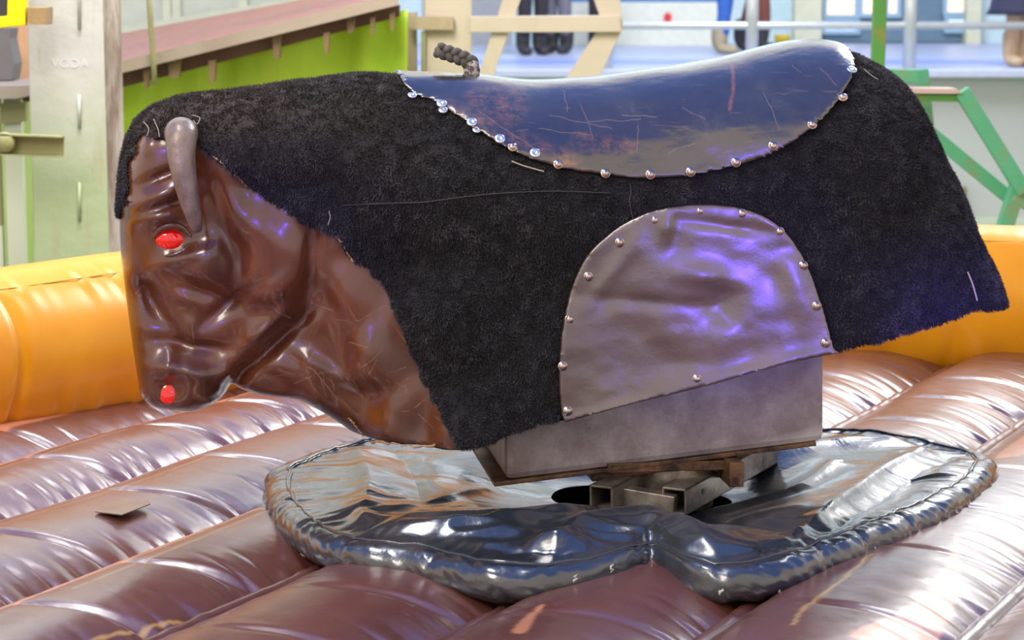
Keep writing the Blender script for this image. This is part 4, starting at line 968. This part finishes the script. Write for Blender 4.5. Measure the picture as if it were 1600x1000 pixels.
tag(pl('grey_sack', [(-30, 126, 4.0), (18, 125, 4.0), (22, 100, 4.0), (14, 60, 4.0), (16, 45, 4.0), (-30, 40, 4.0)], GREYM, None, .15), 'crumpled grey sack standing on the side platform', 'sack')
tag(pl('green_screen_panel', [(-90, 420, 4.6), (50, 420, 4.6), (50, 160, 4.6), (-90, 160, 4.6)], painted('pale_green_panel', 'a5c070', .6, '7c8a58', .6, 3), None, .04), 'pale green panel behind the posts at the left edge', 'panel')
yf = thing('framed_screen', 'dark screen in a bright yellow square tube frame in the top left corner', 'screen', tuple(P(20, 45, 3.0)))
iny_ = lambda p: np.array(p)-np.array(yf.location)
mb = MB(); mb.prism([iny_(P(*p, 3.0)) for p in [(-60, 50), (39, 40), (41, -40), (12, -40), (11, 25), (-60, 32)]], (0, .05, 0)); mb.build('frame_tube', YPAINT, yf, False, .004)
mb = MB(); mb.prism([iny_(P(*p, 3.03)) for p in [(-60, 34), (12, 27), (12, -40), (-60, -40)]], (0, .02, 0)); mb.build('screen', DARKM, yf)
tag(pl('hinge_block', [(42, 12, 3.0), (72, 12, 3.0), (71, 39, 3.0), (43, 38, 3.0)], painted('rusty_hinge', '9a8058', .5, '6a4a28', .8, 12), None, .12), 'small rusty hinge block joining the yellow frame to the column', 'hinge')
# ramp
rt = thing('access_ramp', 'sloping walkway with red tread plates and rusty hangers rising to the right', 'ramp', tuple(P(195, 100, 5.0)))
inr = lambda p: np.array(p)-np.array(rt.location)
def extrap(a, b, t): return np.array(a)+(np.array(b)-np.array(a))*t
fa, fb = P(190, 97, 5.0), P(650, -14, 5.0); ba, bb = P(190, 52, 7.0), P(480, -2, 7.0)
fa, fb = extrap(fa, fb, -.8), extrap(fa, fb, .94); ba, bb = extrap(ba, bb, -1.2), extrap(ba, bb, 1.45)
mb = MB(); mb.add([inr(p) for p in (fa, fb, bb, ba)]+[inr(p)-np.array([0, 0, .03]) for p in (fa, fb, bb, ba)], [(0, 1, 2, 3), (7, 6, 5, 4), (0, 4, 5, 1), (3, 2, 6, 7), (0, 3, 7, 4), (1, 5, 6, 2)]); mb.build('tread', TREAD, rt)
mb = MB(); mb.prism([inr(fa+[0, -.03, .005]), inr(fb+[0, -.03, .005]), inr(fb+[0, -.03, -.04]), inr(fa+[0, -.03, -.05])], (0, .03, 0)); mb.build('edge_rail', EDGE, rt)
mb = MB(); mb.prism([inr(fa+[0, .1, -.04]), inr(fb+[0, .1, -.04]), inr(fb+[0, .1, -.09]), inr(fa+[0, .1, -.12])], (0, .06, 0)); mb.build('under_beam', RUSTB, rt)
for px, py, w_, h_ in [(272, 92, 20, 28), (432, 56, 14, 34), (548, 28, 14, 22), (331, 95, 12, 32), (510, 52, 10, 30), (582, 28, 8, 26), (612, 22, 8, 24), (228, 110, 10, 26)]:
    pl('hanger', [(px-w_/2, py, 5.02), (px+w_/2, py-2, 5.02), (px+w_/2-2, py+h_, 5.02), (px-w_/2+3, py+h_+3, 5.02)], painted('hanger_steel', '7a6448', .6, '4a3826', .8, 9), None, .05)
    o = COL.objects[-1]; 
    o.data.transform(Matrix.Translation(-Vector(rt.location))); o.parent = rt
mb = MB(); mb.tube([inr(P(232, -20, 4.9)), inr(P(235, 30, 4.9)), inr(P(240, 90, 4.9)), inr(P(241, 132, 4.9))], .012, 8); mb.build('hand_pole', OLIVE, rt, True)
# tarp: a hanging sheet with folds
n_x, n_z = 90, 40; a, b = P(140, 200, 5.25), P(636, 200, 5.25)
xs = np.linspace(a[0], b[0], n_x); vv = []; 
for i, x_ in enumerate(xs):
    tt = (x_-fa[0])/(fb[0]-fa[0]); zt_ = fa[2]+(fb[2]-fa[2])*tt-.07
    for j in range(n_z):
        s_ = j/(n_z-1); z_ = zt_+(0.36-zt_)*s_
        vv.append((x_+.03*s_*math.sin(x_*3), 5.35+.05*vnoise(x_*4+s_*1.5, s_*2., 1.)+.02*vnoise(x_*11, s_*3., 4.), z_))
ff = np.array([(i*n_z+j, i*n_z+j+1, (i+1)*n_z+j+1, (i+1)*n_z+j) for i in range(n_x-1) for j in range(n_z-1)])
tp_ = mesh('lime_tarpaulin', vv, ff, TARP); tag(tp_, 'lime green tarpaulin hanging below the sloping ramp', 'tarpaulin'); so = tp_.modifiers.new('solid', 'SOLIDIFY'); so.thickness = .006
# glazed screen behind the ramp
gs = thing('glazed_partition', 'white framed glazed partition behind the upper part of the ramp', 'partition', tuple(P(300, 60, 8.2)))
ing = lambda p: np.array(p)-np.array(gs.location)
z1_ = P(300, 60, 8.2)[2]
p, q_ = P(150, 60, 8.2), P(560, 60, 8.2)
mb = MB(); mb.box(ing(((p[0]+q_[0])/2, 8.25, 2.4)), (q_[0]-p[0], .02, 3.2)); mb.build('glass', plain('milky_glass', 'c2cbc6', .25), gs)
mb = MB()
for px in (160, 262, 275, 380, 470): mb.box(ing((P(px, 0, 8.2)[0], 8.2, 2.4)), (.05, .06, 3.2))
pa, pb = P(150, 62, 8.2), P(480, 8, 8.2); pa[1] -= .02; pb[1] -= .02; mb.bar(ing(pa), ing(pb), .07, .10); mb.box(ing(((p[0]+q_[0])/2, 8.2, 3.6)), (q_[0]-p[0], .06, .06)); mb.build('partition_frame', plain('white_frame', 'c3c8bd', .5), gs)
# beige frame: column with truss
BYf = 6.2
bf = thing('beige_truss', 'beige painted steel truss with thick column and diagonal braces behind the saddle', 'truss', tuple(P(690, 60, BYf)[:2])+(FZ,))
inf = lambda p: np.array(p)-np.array(bf.location)
p, q_ = P(664, 60, BYf), P(736, 60, BYf); mb = MB(); mb.box(inf(((p[0]+q_[0])/2, BYf+.1, (4.6+FZ)/2)), (q_[0]-p[0], .2, 4.6-FZ)); mb.build('column', BEIGE, bf, False, .005)
p, q_ = P(630, 60, BYf), P(650, 60, BYf); mb = MB(); mb.box(inf(((p[0]+q_[0])/2, BYf+.1, (P(0, 20, BYf)[2]+FZ)/2)), (q_[0]-p[0], .1, P(0, 20, BYf)[2]-FZ)); mb.build('side_post', painted('brownish_beige', 'b7a88e', .6, '7c6a50', .6, 4), bf)
p = P(662, 90, BYf-.03); mb = MB(); mb.tube([inf(P(662, 50, BYf-.03)), inf(P(661, 200, BYf-.03))], .012, 8); mb.build('conduit', OLIVE, bf, True)
mb = MB(); mb.prism([inf(P(*q, BYf-.06)) for q in [(636, 26), (708, 27), (708, 47), (640, 46)]], (0, .05, 0)); mb.build('bracket', painted('bracket_steel', 'ab9c7c', .6, '6a5636', .7, 8), bf)
mb = MB(); mb.prism([inf(P(*q, BYf-.03)) for q in [(734, 26), (968, 24), (972, 50), (734, 51)]], (0, .10, 0)); mb.build('beam', BEIGE, bf, False, .004)
for kk, (nm, pts) in enumerate((('brace', [(795, -30), (824, -30), (768, 128), (744, 128)]), ('brace', [(925, -10), (968, -10), (974, 42), (946, 50)]), ('brace', [(946, 30), (974, 42), (905, 190), (860, 160)]))):
    mb = MB(); mb.prism([inf(P(*q, BYf+.004+.006*kk)) for q in pts], (0, .07, 0)); mb.build(nm, BEIGE, bf, False, .004)
# teal/green machine frame on the right
GYf = 4.6
gf = thing('steel_stand', 'green painted steel stand with rust and diagonal braces at the right', 'steel stand', tuple(P(1450, 200, GYf)[:2])+(FZ,))
ig = lambda p: np.array(p)-np.array(gf.location)
gk = [0]
def gbar(name, a, b, w_, mat=GREEN, Y=GYf, Y2=None, w2=None):
    gk[0] += 1; Y = Y+.004*gk[0]
    mb = MB(); mb.bar(ig(P(a[0], a[1], Y)), ig(P(b[0], b[1], Y2 or Y)), w2 or w_, w_, up=(0, 1, 0)); return mb.build(name, mat, gf, False, .004)
gbar('upright', (1376, -40), (1371, 110), .052, GREEND); gbar('head_beam', (1330, 117), (1432, 119), .055); gbar('upright', (1440, 108), (1452, 230), .05, GREEN, GYf+.3)
gbar('top_rail', (1330, 150), (1500, 153), .03, GREEND); 
mb = MB(); mb.prism([ig(P(1330, 137, GYf-.02)), ig(P(1496, 139, GYf-.02)), ig(P(1504, 146, GYf-.02)), ig(P(1330, 146, GYf-.02))], (0, .15, 0)); mb.build('top_board', plain('pinkish_board', 'bfa89c', .6), gf)
gbar('brace', (1502, 142), (1600, 300), .062, GREEN); gbar('brace', (1420, 180), (1590, 320), .055, GREEN, GYf+.1); gbar('brace', (1585, 305), (1640, 345), .05, GREEN); gbar('brace', (1590, 280), (1640, 340), .05, GREEND)
gbar('leg', (1590, 290), (1562, 380), .062, GREEN)
mb = MB(); a, b = P(1562, 380, GYf), P(1555, 420, GYf); mb.bar(ig(a), ig((a[0]-.12, GYf, FZ)), .062, .062, up=(0, 1, 0)); mb.build('leg', GREEN, gf)
mb = MB(); a = P(1352, 150, GYf); mb.bar(ig(a), ig((a[0], GYf, FZ)), .055, .055, up=(0, 1, 0)); mb.build('leg', GREEN, gf)
# wall vent
vt = thing('air_vent', 'small olive louvred vent low in the grey deck front at right', 'vent', tuple(P(1495, 335, DY-.1)))
iv = lambda p: np.array(p)-np.array(vt.location)
a, b = P(1480, 292, DY-.06), P(1509, 334, DY-.06); mb = MB(); mb.box(iv(((a[0]+b[0])/2, DY-.06, (a[2]+b[2])/2)), (b[0]-a[0], .02, a[2]-b[2])); mb.build('backing', plain('vent_dark', '5f6448', .6), vt)
mb = MB()
for i in range(7): mb.box(iv(((a[0]+b[0])/2, DY-.09, b[2]+(a[2]-b[2])*(i+.5)/7)), (b[0]-a[0], .03, .012))
mb.build('slats', plain('vent_slat', '8c8f6a', .6), vt)

# ------------------------------------------------------------------ onlookers on the deck
SKIN = plain('skin', 'b98468', .55)
def skinned(name, verts, edges, radii, mat, parent, root=0, lv=2):
    me = bpy.data.meshes.new(name); me.from_pydata([tuple(v) for v in verts], edges, []); me.update()
    o = link(name, me, mat, parent, False); md = o.modifiers.new('skin', 'SKIN'); md.use_smooth_shade = True
    sv = me.skin_vertices[0].data
    for i, r_ in enumerate(radii): sv[i].radius = (r_, r_) if not isinstance(r_, tuple) else r_; sv[i].use_root = False
    sv[root].use_root = True; s_ = o.modifiers.new('sub', 'SUBSURF'); s_.levels = s_.render_levels = lv; return o
def person(px, py, label, trouser, boot, coat, spread=.12, rz=0, stance=0., coat_len=None, hair='2a2220', s=1.):
    z0 = dz+.005; r_ = ray(px, py); t_ = (z0-CAM[2])/r_[2]; p = CAM+r_*t_
    root = thing('person', label, 'person', (p[0], p[1], z0), rz, 'onlookers standing on the deck'); del root['group']
    a = spread
    # body: pelvis, spine, neck, head, arms, legs
    v = [(0,0,.93),(0,0,1.12),(0,0,1.34),(0,0,1.46),(0,-.01,1.53),(0,-.02,1.62),(0,-.01,1.72),
         (.19,0,1.41),(.25,.02,1.13),(.27,-.05,.88),(.27,-.07,.80),(-.19,0,1.41),(-.25,.02,1.13),(-.27,-.05,.88),(-.27,-.07,.80),
         (a*.8,0,.86),(a,-.02+stance,.50),(a,.02+stance*1.6,.10),(-a*.8,0,.86),(-a,-.02-stance,.50),(-a,.02-stance*1.6,.10)]
    e = [(0,1),(1,2),(2,3),(3,4),(4,5),(5,6),(2,7),(7,8),(8,9),(9,10),(2,11),(11,12),(12,13),(13,14),(0,15),(15,16),(16,17),(0,18),(18,19),(19,20)]
    r = [(.14,.10),(.13,.09),(.15,.10),.055,.055,(.075,.09),(.06,.07),.055,.04,.03,.035,.055,.04,.03,.035,.08,.052,.035,.08,.052,.035]
    skinned('body', v, e, r, SKIN, root)
    skinned('trousers', [(0,0,.97)]+[v[15],v[16],(v[17][0],v[17][1],.16)]+[v[18],v[19],(v[20][0],v[20][1],.16)], [(0,1),(1,2),(2,3),(0,4),(4,5),(5,6)], [(.16,.12),.105,.078,.066,.105,.078,.066], trouser, root)
    cv = [(0,0,.90),(0,0,1.15),(0,0,1.38),(0,0,1.47),(.19,0,1.41),(.26,.02,1.13),(.28,-.05,.90),(-.19,0,1.41),(-.26,.02,1.13),(-.28,-.05,.90)]
    ce = [(0,1),(1,2),(2,3),(2,4),(4,5),(5,6),(2,7),(7,8),(8,9)]; crr = [(.18,.13),(.165,.12),(.18,.125),.075,.075,.058,.05,.075,.058,.05]
    skinned('jacket', cv, ce, crr, coat, root)
    if coat_len:
        mb = MB(); mb.lathe([(.16,1.0),(.22,.75),(.27,coat_len+.05),(.30,coat_len),(.28,coat_len),(.14,.9)], (0, 0, 0), (0, 0, 1), 24); mb.build('coat_skirt', coat, root, True)
    for i in (17, 20):
        x_, y_, _ = v[i]
        skinned('boot', [(x_, y_+.01, .34), (x_, y_+.03, .12), (x_, y_+.01, .05), (x_, y_-.12, .045), (x_, y_-.18, .04)], [(0,1),(1,2),(2,3),(3,4)], [(.085,.085),(.078,.078),(.07,.06),(.06,.05),(.05,.04)], boot, root)
    ellipsoid('hair', (0, .015, 1.69), (0, 0, 1), (.105, .085, .105), plain('hair', hair, .7), root, 12)
    for sx in (-.035, .035): ellipsoid('eye', (sx, -.098, 1.63), (0, -1, 0), (.012, .008, .006), plain('eye', '222222', .3), root, 8)
    root.scale = (s, s, s)
    return root
navy = plain('navy_cloth', '2b3358', .8); black = plain('black_cloth', '26262e', .8); blue = plain('blue_denim', '2c5aa8', .8); brownc = plain('brown_cloth', '6a3a30', .8); grey = plain('grey_cloth_soft', '6a6a78', .8)
bbeige = plain('beige_boot', '9a9078', .7); bblack = plain('black_boot', '2a2a30', .6); dkblue = plain('dark_blue_coat', '2a2c48', .8)
person(832, 86, 'person in dark navy clothes standing behind the beige beam, left of another in grey', black, bblack, navy, .085, .3)
person(871, 84, 'person in grey clothes standing behind the beige beam, right of one in navy', grey, bblack, grey, .08, -.4)
person(1130, 84, 'person in bright blue trousers and beige boots standing behind the railing', blue, bbeige, blue, .075, .9, .04)
person(1180, 80, 'person in brown trousers and black boots walking beside the one in blue', brownc, bblack, brownc, .10, 1.2, .09)
person(1592, 104, 'person in long dark coat and beige boots at the right end of the deck', plain('beige_leg', 'c0a080', .7), plain('tan_boot', 'b8a084', .7), dkblue, .06, .2, 0, .45)
person(940, 78, 'person in dark clothes standing half hidden behind the upper truss joint', black, bblack, dkblue, .07, 0)
